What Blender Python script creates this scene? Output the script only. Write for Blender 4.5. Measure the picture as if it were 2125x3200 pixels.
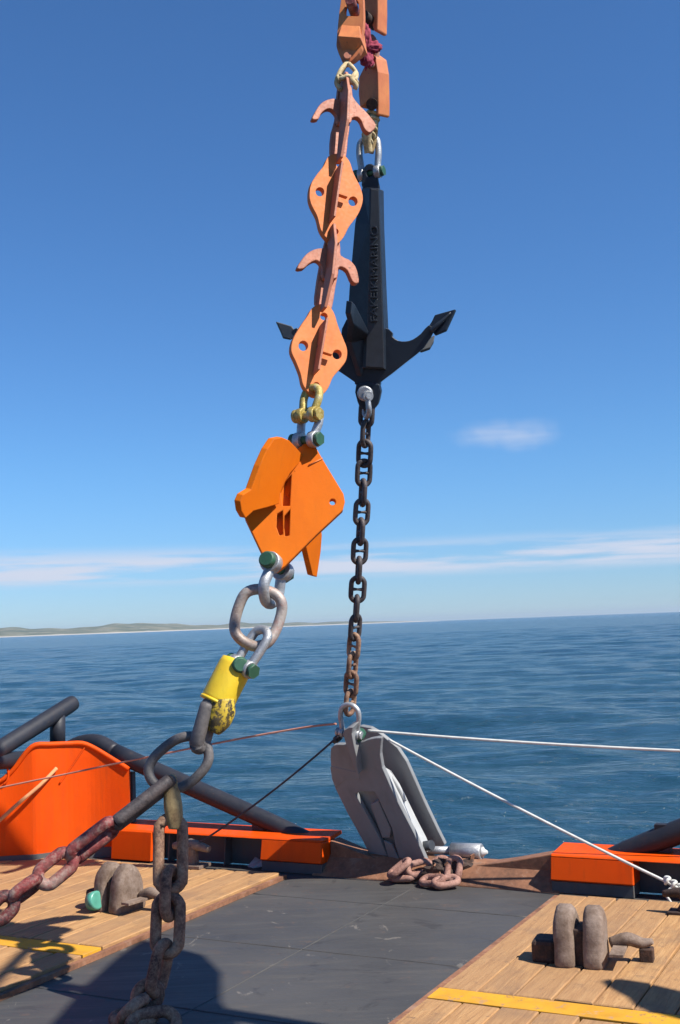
import bpy, bmesh, math, random
import numpy as np
from mathutils import Vector, Matrix, noise, geometry
random.seed(7)
for o in list(bpy.data.objects): bpy.data.objects.remove(o)
scene = bpy.context.scene
COL = scene.collection
R_ = math.radians
V = Vector

# ------------------------------------------------------------------ camera
W, H, F, CH = 2125, 3200, 3600.0, 2.6           # photo size, focal length in px, eye height above deck
roll = math.atan(79 / 2125)
pitch = math.atan(351 * math.cos(roll) / F)
cf = V((0, math.cos(pitch), math.sin(pitch))); r0 = V((1, 0, 0)); u0 = r0.cross(cf)
cr = math.cos(roll) * r0 - math.sin(roll) * u0; cu = cr.cross(cf)
C = V((0, 0, CH))
cam = bpy.data.cameras.new('camera'); cam.sensor_fit = 'VERTICAL'; cam.sensor_height = 24.0
cam.lens = F / H * 24.0; cam.clip_end = 80000; cam.clip_start = 0.1
camo = bpy.data.objects.new('camera', cam); COL.objects.link(camo)
camo.matrix_world = Matrix(((cr.x, cu.x, -cf.x, C.x), (cr.y, cu.y, -cf.y, C.y), (cr.z, cu.z, -cf.z, C.z), (0, 0, 0, 1)))
scene.camera = camo

# ------------------------------------------------------------------ sky, sun, exposure
SUN = V((0.555, -0.325, 0.766)).normalized()
world = bpy.data.worlds.new('World'); scene.world = world; world.use_nodes = True
nt = world.node_tree; nt.nodes.clear()
def wn(t, **k):
    n = nt.nodes.new(t)
    for a, b in k.items(): setattr(n, a, b)
    return n
out = wn('ShaderNodeOutputWorld'); bg = wn('ShaderNodeBackground'); bg.inputs['Strength'].default_value = 0.0505
sky = wn('ShaderNodeTexSky', sky_type='NISHITA', sun_disc=False)
sky.sun_elevation = math.asin(SUN.z); sky.sun_rotation = math.atan2(SUN.x, SUN.y)
sky.air_density = 1.0; sky.dust_density = 0.0; sky.ozone_density = 6.0; sky.altitude = 0
# thin stratus streaks low over the horizon, all the way round, and one small wisp
geo = wn('ShaderNodeTexCoord'); sep = wn('ShaderNodeSeparateXYZ'); nt.links.new(geo.outputs['Generated'], sep.inputs[0])
mp = wn('ShaderNodeMapping'); mp.inputs['Scale'].default_value = (1, 1, 14); mp.inputs['Location'].default_value = (3.3, 1.2, 0.4)
nt.links.new(geo.outputs['Generated'], mp.inputs[0])
nz = wn('ShaderNodeTexNoise'); nz.inputs['Scale'].default_value = 6.0; nz.inputs['Detail'].default_value = 6; nz.inputs['Roughness'].default_value = 0.55
nt.links.new(mp.outputs[0], nz.inputs['Vector'])
def mr(src, a, b, c, d, smooth=True):
    n = wn('ShaderNodeMapRange'); n.interpolation_type = 'SMOOTHSTEP' if smooth else 'LINEAR'
    nt.links.new(src, n.inputs[0])
    for i, v in zip((1, 2, 3, 4), (a, b, c, d)): n.inputs[i].default_value = v
    return n.outputs[0]
def mul(a, b, op='MULTIPLY'):
    n = wn('ShaderNodeMath', operation=op)
    for i, s in enumerate((a, b)):
        if isinstance(s, (int, float)): n.inputs[i].default_value = s
        else: nt.links.new(s, n.inputs[i])
    return n.outputs[0]
band = mul(mr(sep.outputs[2], 0.036, 0.048, 0, 1), mr(sep.outputs[2], 0.056, 0.076, 1, 0))
m1 = mul(band, mr(nz.outputs['Fac'], 0.36, 0.60, 0, 0.95))
def ray(x, y): return cf + cr * ((x - W / 2) / F) - cu * ((y - H / 2) / F)
wd = ray(1600, 1355).normalized()
sub = wn('ShaderNodeVectorMath', operation='SUBTRACT'); nt.links.new(geo.outputs['Generated'], sub.inputs[0]); sub.inputs[1].default_value = wd
sc_ = wn('ShaderNodeVectorMath', operation='MULTIPLY'); wz = wn('ShaderNodeTexNoise'); wz.inputs['Scale'].default_value = 26; wz.inputs['Detail'].default_value = 5; nt.links.new(geo.outputs['Generated'], wz.inputs['Vector'])
ws = wn('ShaderNodeVectorMath', operation='MULTIPLY_ADD'); nt.links.new(wz.outputs['Color'], ws.inputs[0]); ws.inputs[1].default_value = (.085, .085, .022); nt.links.new(sub.outputs[0], ws.inputs[2])
wo = wn('ShaderNodeVectorMath', operation='SUBTRACT'); nt.links.new(ws.outputs[0], wo.inputs[0]); wo.inputs[1].default_value = (.042, .042, .011)
nt.links.new(wo.outputs[0], sc_.inputs[0]); sc_.inputs[1].default_value = (1, 1, 3.6)
ln = wn('ShaderNodeVectorMath', operation='LENGTH'); nt.links.new(sc_.outputs[0], ln.inputs[0])
m2 = mul(mr(ln.outputs['Value'], 0.0, 0.058, 1, 0), mr(nz.outputs['Fac'], 0.30, 0.62, 0.12, 0.5))
msk = mul(m1, m2, 'MAXIMUM')
mix = wn('ShaderNodeMixRGB'); nt.links.new(msk, mix.inputs[0]); tint = wn('ShaderNodeMixRGB', blend_type='MULTIPLY'); tint.inputs[0].default_value = 1; nt.links.new(sky.outputs[0], tint.inputs[1]); tc_ = wn('ShaderNodeMixRGB'); nt.links.new(mr(sep.outputs[2], 0.0, 0.16, 0, 1), tc_.inputs[0]); tc_.inputs[1].default_value = (0.76, 1.05, 1.50, 1); tc_.inputs[2].default_value = (0.79, 1.20, 1.56, 1); nt.links.new(tc_.outputs[0], tint.inputs[2])
nt.links.new(tint.outputs[0], mix.inputs[1]); mix.inputs[2].default_value = (7.6, 8.2, 9.8, 1)
nt.links.new(mix.outputs[0], bg.inputs['Color']); nt.links.new(bg.outputs[0], out.inputs['Surface'])
sl = bpy.data.lights.new('sun', 'SUN'); sl.energy = 4.5; sl.angle = R_(0.53); sl.color = (1.0, 0.95, 0.87)
so = bpy.data.objects.new('sun', sl); COL.objects.link(so); so.location = (20, -20, 40)
so.rotation_euler = SUN.to_track_quat('Z', 'Y').to_euler()
vs = scene.view_settings; vs.view_transform = 'Standard'; vs.look = 'None'; vs.gamma = 1; vs.exposure = 0.80; vs.use_curve_mapping = False

# ------------------------------------------------------------------ pixel to place helpers
def onplane(x, y, p0, n):
    d = ray(x, y); return C + d * ((p0 - C).dot(n) / d.dot(n))
def G(x, y, z=0.0): return onplane(x, y, V((0, 0, z)), V((0, 0, 1)))
NL = V((0, -1, 0.2)).normalized(); NR = V((0, -1, -0.226)).normalized()
def LP(x, y, off=0.0): return onplane(x, y, V((0, 8.03 + off, 0)), NL)     # plane of the near lifting line
def RP(x, y, off=0.0): return onplane(x, y, V((0, 12.2 + off, 0)), NR)     # plane of the anchor line
YAW = R_(27)
DU = V((math.sin(YAW), math.cos(YAW), 0)); DV = V((math.cos(YAW), -math.sin(YAW), 0)); UP = V((0, 0, 1))
def D(s, v, z=0.0): return DU * s + DV * v + UP * z                          # deck coordinates: s aft, v to starboard side of picture
def sv(p): return p.dot(DU), p.dot(DV)
DECKM = Matrix(((DV.x, DU.x, 0, 0), (DV.y, DU.y, 0, 0), (0, 0, 1, 0), (0, 0, 0, 1)))

# ------------------------------------------------------------------ materials
MATS = {}
ALB = 0.80
class NM:
    def __init__(s, name):
        s.m = bpy.data.materials.new(name); s.m.use_nodes = True; s.t = s.m.node_tree; s.p = s.t.nodes['Principled BSDF']; MATS[name] = s.m
        s.tc = s.t.nodes.new('ShaderNodeTexCoord')
    def n(s, typ, **k):
        x = s.t.nodes.new(typ)
        for a, b in k.items(): setattr(x, a, b)
        return x
    def l(s, a, b): s.t.links.new(a, b)
    def noise(s, scale, detail=5, rough=0.55, stretch=(1, 1, 1), coord='Object', dist=0.0, rot=(0, 0, 0)):
        mp = s.n('ShaderNodeMapping'); mp.inputs['Scale'].default_value = stretch; mp.inputs['Rotation'].default_value = rot
        s.l(s.tc.outputs[coord], mp.inputs[0])
        oi = s.n('ShaderNodeObjectInfo'); va = s.n('ShaderNodeVectorMath', operation='MULTIPLY_ADD')
        va.inputs[0].default_value = (17, 31, 23)
        cmb = s.n('ShaderNodeCombineXYZ')
        for i in range(3): s.l(oi.outputs['Random'], cmb.inputs[i])
        s.l(cmb.outputs[0], va.inputs[1]); s.l(mp.outputs[0], va.inputs[2])
        x = s.n('ShaderNodeTexNoise'); x.inputs['Scale'].default_value = scale; x.inputs['Detail'].default_value = detail
        x.inputs['Roughness'].default_value = rough; x.inputs['Distortion'].default_value = dist
        s.l(va.outputs[0], x.inputs['Vector']); return x.outputs['Fac']
    def ramp(s, src, stops):
        x = s.n('ShaderNodeValToRGB'); e = x.color_ramp.elements
        while len(e) < len(stops): e.new(0.5)
        for i, (p, c) in enumerate(stops):
            e[i].position = p; e[i].color = (*c, 1) if len(c) == 3 else c
        s.l(src, x.inputs[0]); return x.outputs[0]
    def rng(s, src, a, b, c=0.0, d=1.0):
        x = s.n('ShaderNodeMapRange'); s.l(src, x.inputs[0])
        for i, v in zip((1, 2, 3, 4), (a, b, c, d)): x.inputs[i].default_value = v
        return x.outputs[0]
    def mix(s, fac, a, b, blend='MIX'):
        x = s.n('ShaderNodeMixRGB', blend_type=blend)
        for i, q in enumerate((fac, a, b)):
            if isinstance(q, (int, float)): x.inputs[i].default_value = q
            elif isinstance(q, tuple): x.inputs[i].default_value = (*q, 1)
            else: s.l(q, x.inputs[i])
        return x.outputs[0]
    def math(s, op, a, b):
        x = s.n('ShaderNodeMath', operation=op)
        for i, q in enumerate((a, b)):
            if isinstance(q, (int, float)): x.inputs[i].default_value = q
            else: s.l(q, x.inputs[i])
        return x.outputs[0]
    def base(s, c): s.l(s.mix(1.0, c, (ALB, ALB, ALB), 'MULTIPLY'), s.p.inputs['Base Color'])
    def rough(s, v):
        if isinstance(v, (int, float)): s.p.inputs['Roughness'].default_value = v
        else: s.l(v, s.p.inputs['Roughness'])
    def metal(s, v):
        if isinstance(v, (int, float)): s.p.inputs['Metallic'].default_value = v
        else: s.l(v, s.p.inputs['Metallic'])
    def bump(s, h, strength=0.3, dist=0.01):
        b = s.n('ShaderNodeBump'); b.inputs['Strength'].default_value = strength; b.inputs['Distance'].default_value = dist
        s.l(h, b.inputs['Height']); s.l(b.outputs[0], s.p.inputs['Normal'])
def paint(name, col, col2=None, wear=0.62, rust=(0.12, 0.045, 0.02), rough=0.45, dirt=0.25, scale=6, spec=0.4, edge=0.75):
    k = NM(name); col2 = col2 or tuple(c * 0.8 for c in col)
    a = k.noise(scale * 0.5, 6); b = k.noise(scale * 4.5, 8, 0.7); c = k.noise(scale * 1.5, 4, stretch=(1, 1, 0.25))
    pc = k.mix(k.rng(a, 0.35, 0.65), col, col2)
    pc = k.mix(k.math('MULTIPLY', k.rng(c, 0.5, 0.75), dirt), pc, tuple(x * 0.45 + 0.01 for x in col))
    st = k.noise(scale * 1.1, 5, 0.6, stretch=(3.2, 3.2, 0.22)); ch = k.noise(scale * 1.6, 10, 0.78)
    pc = k.mix(k.math('MULTIPLY', k.rng(st, 0.56, 0.72), dirt * 1.3), pc, tuple(0.55 * c + 0.45 * r for c, r in zip(col, rust)))
    bv = k.n('ShaderNodeBevel', samples=4); bv.inputs['Radius'].default_value = 0.018
    ge = k.n('ShaderNodeNewGeometry'); dt = k.n('ShaderNodeVectorMath', operation='DOT_PRODUCT'); k.l(bv.outputs[0], dt.inputs[0]); k.l(ge.outputs['Normal'], dt.inputs[1])
    ed = k.math('MULTIPLY', k.rng(dt.outputs['Value'], 0.98, 0.80), k.rng(b, 0.42, 0.56))
    w = k.math('MAXIMUM', k.math('MAXIMUM', k.rng(b, wear, wear + 0.05), k.rng(ch, wear - 0.01, wear + 0.02)), k.math('MULTIPLY', ed, edge))
    k.base(k.mix(w, pc, k.mix(k.rng(a, 0.4, 0.6), rust, tuple(min(1, r * 1.9) for r in rust)))); k.rough(k.rng(b, 0.3, 0.75, rough - 0.08, rough + 0.2))
    k.p.inputs['Specular IOR Level'].default_value = spec
    k.bump(b, 0.25, 0.006); return k.m
def rusty(name, stops, scale=9, rough=0.8, metal=0.0):
    k = NM(name); a = k.noise(scale, 8, 0.65); b = k.noise(scale * 6, 6, 0.7)
    c = k.noise(scale * 0.35, 4, 0.5); a2 = k.rng(k.math('ADD', k.math('MULTIPLY', a, 0.6), k.math('MULTIPLY', c, 0.4)), 0.36, 0.64, 0.2, 0.9); b2 = k.rng(b, 0.33, 0.67, 0.2, 0.9)
    k.base(k.mix(0.38, k.ramp(a2, stops), k.ramp(b2, stops))); k.rough(rough); k.metal(metal)
    k.bump(k.math('ADD', b, a), 0.5, 0.008); return k.m
def plain(name, col, rough=0.6, metal=0.0):
    k = NM(name); a = k.noise(12, 5); k.base(k.mix(k.rng(a, 0.3, 0.7), tuple(c * 0.82 for c in col), tuple(min(1, c * 1.12) for c in col)))
    k.rough(rough); k.metal(metal); k.bump(k.noise(60, 4), 0.15, 0.003); return k.m
paint('orange_bulwark', (0.88, 0.098, 0.004), (0.82, 0.078, 0.003), wear=0.68, scale=2.5, rough=0.5, dirt=0.4, spec=0.12)
paint('orange_plate', (0.82, 0.255, 0.075), (0.78, 0.21, 0.055), wear=0.655, rust=(0.22, 0.09, 0.045), scale=7, rough=0.55, dirt=0.35, spec=0.18)
paint('orange_hook', (0.60, 0.215, 0.115), (0.44, 0.14, 0.075), wear=0.60, rust=(0.20, 0.085, 0.05), scale=9, rough=0.55, dirt=0.5)
paint('orange_kite', (0.80, 0.185, 0.006), (0.76, 0.16, 0.005), wear=0.70, scale=4, rough=0.52, dirt=0.2, spec=0.12)
paint('orange_socket', (0.78, 0.27, 0.085), (0.62, 0.18, 0.07), wear=0.64, rust=(0.15, 0.05, 0.04), scale=8, rough=0.5, dirt=0.35)
paint('black_paint', (0.014, 0.022, 0.036), (0.020, 0.030, 0.046), wear=0.70, rust=(0.055, 0.052, 0.05), scale=5, rough=0.38, dirt=0.1)
paint('grey_paint', (0.30, 0.31, 0.315), (0.26, 0.27, 0.275), wear=0.70, rust=(0.20, 0.15, 0.12), scale=4, rough=0.5, dirt=0.35)
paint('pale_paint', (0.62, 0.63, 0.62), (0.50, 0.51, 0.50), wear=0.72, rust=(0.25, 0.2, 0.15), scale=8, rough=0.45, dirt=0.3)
paint('navy_rail', (0.018, 0.021, 0.031), (0.030, 0.031, 0.040), wear=0.66, rust=(0.10, 0.05, 0.03), scale=5, rough=0.5, dirt=0.3)
paint('yellow_paint', (0.92, 0.66, 0.035), (0.86, 0.56, 0.03), wear=0.66, rust=(0.14, 0.09, 0.03), scale=9, rough=0.42, dirt=0.35)
paint('yellow_worn', (0.78, 0.56, 0.04), (0.55, 0.36, 0.04), wear=0.52, rust=(0.06, 0.045, 0.02), scale=7, rough=0.5, dirt=0.6)
paint('yellow_mark', (0.80, 0.40, 0.02), (0.70, 0.33, 0.02), wear=0.60, rust=(0.32, 0.18, 0.08), scale=3.5, rough=0.7, dirt=0.5)
paint('green_pin', (0.035, 0.13, 0.07), (0.03, 0.10, 0.06), wear=0.64, rust=(0.12, 0.14, 0.12), scale=16, rough=0.45)
paint('wall_grey', (0.125, 0.128, 0.13), (0.10, 0.10, 0.10), wear=0.64, rust=(0.16, 0.075, 0.035), scale=3, rough=0.6, dirt=0.5)
paint('white_paint', (0.7, 0.7, 0.68), rough=0.5)
rusty('rust_chain', [(0.28, (0.045, 0.024, 0.020)), (0.45, (0.17, 0.085, 0.055)), (0.6, (0.33, 0.185, 0.11)), (0.8, (0.50, 0.33, 0.21))])
rusty('pink_rust', [(0.3, (0.12, 0.05, 0.035)), (0.5, (0.32, 0.15, 0.11)), (0.72, (0.46, 0.26, 0.20))])
rusty('dark_chain', [(0.3, (0.022, 0.018, 0.020)), (0.5, (0.055, 0.045, 0.046)), (0.7, (0.11, 0.085, 0.08))], rough=0.6)
rusty('red_chain', [(0.32, (0.035, 0.015, 0.015)), (0.45, (0.13, 0.022, 0.02)), (0.55, (0.27, 0.04, 0.038)), (0.64, (0.30, 0.10, 0.08)), (0.72, (0.36, 0.25, 0.20))], scale=5, rough=0.6)
rusty('olive_rust', [(0.3, (0.16, 0.09, 0.04)), (0.5, (0.36, 0.24, 0.10)), (0.75, (0.50, 0.36, 0.16))])
rusty('sill_rust', [(0.25, (0.10, 0.055, 0.035)), (0.5, (0.24, 0.105, 0.055)), (0.7, (0.34, 0.15, 0.075)), (0.85, (0.40, 0.25, 0.17))], scale=3)
rusty('jaw_rust', [(0.25, (0.09, 0.05, 0.03)), (0.5, (0.21, 0.145, 0.105)), (0.8, (0.33, 0.25, 0.20))], scale=5)
rusty('dark_rust', [(0.3, (0.018, 0.011, 0.010)), (0.55, (0.05, 0.028, 0.02)), (0.75, (0.11, 0.055, 0.035))])
rusty('galvanised', [(0.3, (0.30, 0.31, 0.32)), (0.55, (0.48, 0.49, 0.50)), (0.75, (0.62, 0.62, 0.61))], scale=14, rough=0.42, metal=0.55)
rusty('worn_ring', [(0.3, (0.22, 0.15, 0.12)), (0.48, (0.40, 0.32, 0.26)), (0.62, (0.46, 0.42, 0.38)), (0.8, (0.40, 0.20, 0.16))], scale=5, rough=0.5, metal=0.2)
rusty('grey_link', [(0.3, (0.075, 0.07, 0.07)), (0.5, (0.125, 0.115, 0.112)), (0.75, (0.19, 0.17, 0.16))], scale=8, rough=0.6, metal=0.15)
rusty('gold_metal', [(0.3, (0.20, 0.13, 0.03)), (0.5, (0.50, 0.36, 0.07)), (0.7, (0.66, 0.55, 0.20)), (0.85, (0.62, 0.58, 0.45))], scale=16, rough=0.45, metal=0.25)
rusty('tan_rope', [(0.3, (0.30, 0.20, 0.09)), (0.5, (0.62, 0.46, 0.22)), (0.75, (0.78, 0.66, 0.42))], scale=30, rough=0.9)
plain('white_rope', (0.74, 0.73, 0.68), 0.9); plain('dark_rope', (0.055, 0.045, 0.06), 0.85); plain('pink_rope', (0.55, 0.24, 0.17), 0.85)
plain('red_cloth', (0.34, 0.035, 0.075), 0.85); plain('orange_rope', (0.80, 0.38, 0.16), 0.85); plain('teal', (0.10, 0.36, 0.27), 0.35)
plain('steel_dark', (0.055, 0.062, 0.072), 0.55, 0.2)
# steel deck: grey paint, streaks of wear, rust blooms, scratches
k = NM('deck_steel')
a = k.noise(0.9, 7, 0.6); b = k.noise(7, 8, 0.65); c = k.noise(3.0, 6, 0.6, stretch=(0.35, 3.0, 1), dist=0.8); d = k.noise(28, 6, 0.75, stretch=(0.3, 1, 1))
bc = k.mix(k.rng(a, 0.35, 0.65), (0.062, 0.060, 0.058), (0.084, 0.079, 0.073))
bc = k.mix(k.math('MULTIPLY', k.rng(c, 0.55, 0.72), 0.35), bc, (0.120, 0.108, 0.097))
bc = k.mix(k.math('MULTIPLY', k.rng(b, 0.60, 0.68), 0.55), bc, (0.12, 0.085, 0.065))
e_ = k.noise(1.7, 9, 0.72, dist=1.2); f_ = k.noise(2.6, 8, 0.7, stretch=(1, 0.5, 1), dist=1.5)
bc = k.mix(k.math('MULTIPLY', k.rng(e_, 0.58, 0.64), 0.6), bc, (0.040, 0.037, 0.036))
bc = k.mix(k.math('MULTIPLY', k.rng(f_, 0.635, 0.65), 0.7), bc, (0.21, 0.185, 0.155))
bc = k.mix(k.math('MULTIPLY', k.rng(d, 0.68, 0.72), 0.8), bc, (0.24, 0.21, 0.18))
k.base(bc); k.rough(k.rng(c, 0.3, 0.7, 0.5, 0.72)); k.bump(k.math('ADD', b, k.math('MULTIPLY', d, 0.4)), 0.3, 0.01)
# weathered planks, grain along local Y
k = NM('plank_wood')
oi = k.n('ShaderNodeObjectInfo')
a = k.noise(5, 6, 0.6, stretch=(7, 0.5, 3), dist=0.6); b = k.noise(40, 5, 0.7, stretch=(5, 0.35, 2)); c = k.noise(2.2, 5, 0.6); d = k.noise(9, 6, 0.7)
bc = k.ramp(a, [(0.30, (0.38, 0.19, 0.072)), (0.50, (0.52, 0.28, 0.108)), (0.70, (0.62, 0.36, 0.15))])
bc = k.mix(k.math('MULTIPLY', k.rng(b, 0.52, 0.72), 0.55), bc, (0.20, 0.105, 0.055))
bc = k.mix(k.math('MULTIPLY', k.rng(c, 0.50, 0.68), 0.7), bc, (0.28, 0.165, 0.085))
bc = k.mix(k.math('MULTIPLY', k.rng(d, 0.60, 0.70), 0.75), bc, (0.10, 0.06, 0.04))
bc = k.mix(k.rng(oi.outputs['Random'], 0, 1, 0.0, 0.5), bc, (0.34, 0.19, 0.095))
k.base(bc); k.rough(0.8); k.bump(k.math('ADD', a, k.math('MULTIPLY', b, 0.7)), 0.5, 0.01)
# sea
k = NM('sea_water'); k.p.inputs['IOR'].default_value = 1.333
k.base(k.mix(k.rng(k.noise(0.03, 4, stretch=(0.5, 2.0, 1)), 0.35, 0.65), (0.012, 0.052, 0.085), (0.018, 0.066, 0.100)))
k.rough(0.15)
w1 = k.noise(0.85, 6, 0.62, stretch=(0.6, 1.25, 1), rot=(0, 0, 0.35), dist=0.4); w2 = k.noise(0.13, 5, 0.6, stretch=(0.5, 1.5, 1), rot=(0, 0, -0.2)); w3 = k.noise(4.2, 4, 0.6, stretch=(0.7, 1.2, 1))
k.bump(k.math('ADD', k.math('ADD', w1, k.math('MULTIPLY', w2, 3.2)), k.math('MULTIPLY', w3, 0.22)), 1.0, 0.42)
# distant land
k = NM('coast_land')
a = k.noise(0.0035, 6, 0.6); b = k.noise(0.012, 5, 0.6, stretch=(0.5, 1, 4))
bc = k.ramp(a, [(0.35, (0.06, 0.085, 0.045)), (0.5, (0.12, 0.13, 0.07)), (0.65, (0.24, 0.22, 0.14))])
gz = k.n('ShaderNodeNewGeometry'); sz = k.n('ShaderNodeSeparateXYZ'); k.l(gz.outputs['Position'], sz.inputs[0])
bc = k.mix(k.rng(b, 0.60, 0.66), bc, (0.50, 0.46, 0.40))
bc = k.mix(k.rng(sz.outputs[2], 3, 9, 1, 0), bc, (0.55, 0.50, 0.42))
k.base(bc); k.rough(0.9)

# ------------------------------------------------------------------ mesh building
class MB:
    def __init__(s): s.v = []; s.f = []; s.sm = []
    def add(s, vs, fs, smooth=False):
        o = len(s.v); s.v += [tuple(p) for p in vs]; s.f += [tuple(i + o for i in f) for f in fs]; s.sm += [smooth] * len(fs); return s
    def box(s, c, ax, ay, az):                     # centre and three half-axis vectors
        p = [c + ax * i + ay * j + az * k_ for k_ in (-1, 1) for j in (-1, 1) for i in (-1, 1)]
        fs = [(0, 2, 3, 1), (4, 5, 7, 6), (0, 1, 5, 4), (2, 6, 7, 3), (0, 4, 6, 2), (1, 3, 7, 5)]
        if ax.cross(ay).dot(az) < 0: fs = [f[::-1] for f in fs]
        return s.add(p, fs)
    def tube(s, pts, r, n=12, closed=False, sub=4, sq=(1, 1), up=None, caps=True):
        pts = [V(p) for p in pts]
        rr = r if isinstance(r, (list, tuple)) else [r] * len(pts)
        P, Q = [], []
        m = len(pts)
        if sub > 1 and m > 2:
            for i in range(m if closed else m - 1):
                if closed: a, b, c, d = (pts[(i + j - 1) % m] for j in range(4))
                else: a = pts[max(i - 1, 0)]; b = pts[i]; c = pts[i + 1]; d = pts[min(i + 2, m - 1)]
                r1, r2 = rr[i], rr[(i + 1) % m]
                for j in range(sub):
                    t = j / sub; t2 = t * t; t3 = t2 * t
                    P.append(0.5 * ((2 * b) + (c - a) * t + (2 * a - 5 * b + 4 * c - d) * t2 + (3 * b - a - 3 * c + d) * t3)); Q.append(r1 + (r2 - r1) * t)
            if not closed: P.append(pts[-1]); Q.append(rr[-1])
        else: P, Q = pts, rr
        N = len(P); T = []
        for i in range(N):
            a = P[(i - 1) % N] if (closed or i) else P[i]; b = P[(i + 1) % N] if (closed or i < N - 1) else P[i]
            T.append((b - a).normalized())
        nrm = up.copy() if up else (V((0, 0, 1)) if abs(T[0].z) < 0.9 else V((1, 0, 0)))
        vs = []
        fr = []
        for i in range(N):
            nrm = (nrm - T[i] * nrm.dot(T[i])).normalized(); fr.append(nrm.copy())
        tw = 0.0
        if closed:
            q = (fr[-1] - T[0] * fr[-1].dot(T[0])).normalized(); tw = math.atan2(T[0].dot(q.cross(fr[0])), q.dot(fr[0]))
        for i in range(N):
            e1 = fr[i]; e2 = T[i].cross(e1); dt = tw * i / N
            for j in range(n):
                an = 2 * math.pi * j / n + dt; vs.append(P[i] + (e1 * math.cos(an) * sq[0] + e2 * math.sin(an) * sq[1]) * Q[i])
        fs = []
        for i in range(N if closed else N - 1):
            k_ = (i + 1) % N
            for j in range(n): fs.append((i * n + j, i * n + (j + 1) % n, k_ * n + (j + 1) % n, k_ * n + j))
        s.add(vs, fs, True)
        if not closed and caps:
            o = len(s.v) - len(vs); s.f.append(tuple(o + j for j in reversed(range(n)))); s.f.append(tuple(o + (N - 1) * n + j for j in range(n))); s.sm += [False, False]
        return s
    def cyl(s, a, b, r, r2=None, n=20): return s.tube([a, b], [r, r2 or r], n=n, sub=1)
    def hexnut(s, a, b, r): return s.tube([a, b], [r, r], n=6, sub=1)
    def lathe(s, a, axis, prof, n=24):             # prof: (distance along axis, radius)
        axis = axis.normalized(); e1 = axis.orthogonal().normalized(); e2 = axis.cross(e1)
        vs = []; fs = []
        for d, r in prof:
            for j in range(n):
                t = 2 * math.pi * j / n; vs.append(a + axis * d + (e1 * math.cos(t) + e2 * math.sin(t)) * r)
        for i in range(len(prof) - 1):
            for j in range(n): fs.append((i * n + j, i * n + (j + 1) % n, (i + 1) * n + (j + 1) % n, (i + 1) * n + j))
        s.add(vs, fs, True)
        o = len(s.v) - len(vs); s.f.append(tuple(o + j for j in reversed(range(n)))); s.f.append(tuple(o + (len(prof) - 1) * n + j for j in range(n))); s.sm += [False, False]
        return s
    def prism(s, outline, off, holes=()):          # planar outline (3D points) extruded by the vector off
        outline = [V(p) for p in outline]; n = off.normalized()
        e1 = (outline[1] - outline[0]); e1 = (e1 - n * e1.dot(n)).normalized(); e2 = n.cross(e1); o = outline[0]
        rings = [outline] + [[V(p) for p in h] for h in holes]
        p2 = []; ed = []; loops = []
        for rg in rings:
            st = len(p2); q = [((p - o).dot(e1), (p - o).dot(e2)) for p in rg]
            ar = sum(q[i][0] * q[(i + 1) % len(q)][1] - q[(i + 1) % len(q)][0] * q[i][1] for i in range(len(q)))
            want = 1 if rg is rings[0] else -1
            if ar * want < 0: q = q[::-1]; rg.reverse()
            p2 += [V(c) for c in q]; ed += [(st + i, st + (i + 1) % len(q)) for i in range(len(q))]; loops.append((st, len(q)))
        allp = [p for rg in rings for p in rg]
        res = geometry.delaunay_2d_cdt(p2, ed, [], 0, 1e-7)
        vv, ff, orig = res[0], res[2], res[3]
        def inside(c):
            k_ = False
            for (i, j) in ed:
                a, b = p2[i], p2[j]
                if (a.y > c.y) != (b.y > c.y) and c.x < (b.x - a.x) * (c.y - a.y) / (b.y - a.y) + a.x: k_ = not k_
            return k_
        tris = []
        for f in ff:
            c = (vv[f[0]] + vv[f[1]] + vv[f[2]]) / 3
            if inside(c) and all(orig[i] for i in f):
                t = [orig[i][0] for i in f]
                ar = (p2[t[1]] - p2[t[0]]).cross(p2[t[2]] - p2[t[0]])
                tris.append(tuple(t) if ar > 0 else tuple(t[::-1]))
        N = len(allp)
        vs = allp + [p + off for p in allp]
        fs = [t[::-1] for t in tris] + [tuple(i + N for i in t) for t in tris]
        for st, ct in loops:
            for i in range(ct): a = st + i; b = st + (i + 1) % ct; fs.append((a, b, b + N, a + N))
        return s.add(vs, fs)
    def build(s, name, mat, parent=None, bevel=0.0, seg=2):
        me = bpy.data.meshes.new(name)
        o0 = parent.matrix_world.translation if parent is not None else None
        loc = V((0, 0, 0))
        if parent is None:
            a = np.array(s.v); loc = V(((a[:, 0].min() + a[:, 0].max()) / 2, (a[:, 1].min() + a[:, 1].max()) / 2, a[:, 2].min()))
        else: loc = BASE.get(parent.name, V((0, 0, 0)))
        me.from_pydata([tuple(V(p) - loc) for p in s.v], [], s.f)
        me.polygons.foreach_set('use_smooth', s.sm); me.update()
        o = bpy.data.objects.new(name, me); COL.objects.link(o); me.materials.append(MATS[mat])
        if parent is None: o.location = loc; BASE[o.name] = loc
        else: o.parent = parent; BASE[o.name] = loc
        if bevel:
            b = o.modifiers.new('bevel', 'BEVEL'); b.width = bevel; b.segments = seg; b.limit_method = 'ANGLE'; b.angle_limit = R_(38)
        return o
BASE = {}                                             # world position of each object's local origin
def thing(name, label, cat, loc, group=None):
    o = bpy.data.objects.new(name, None); COL.objects.link(o); o.location = loc; o.empty_display_size = 0.1
    BASE[o.name] = V(loc); return tag(o, label, cat, group)
def tag(o, label, cat, group=None):
    o['label'] = label; o['category'] = cat
    if group: o['group'] = group
    return o
def struct(o): o['kind'] = 'structure'; return o
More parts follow.
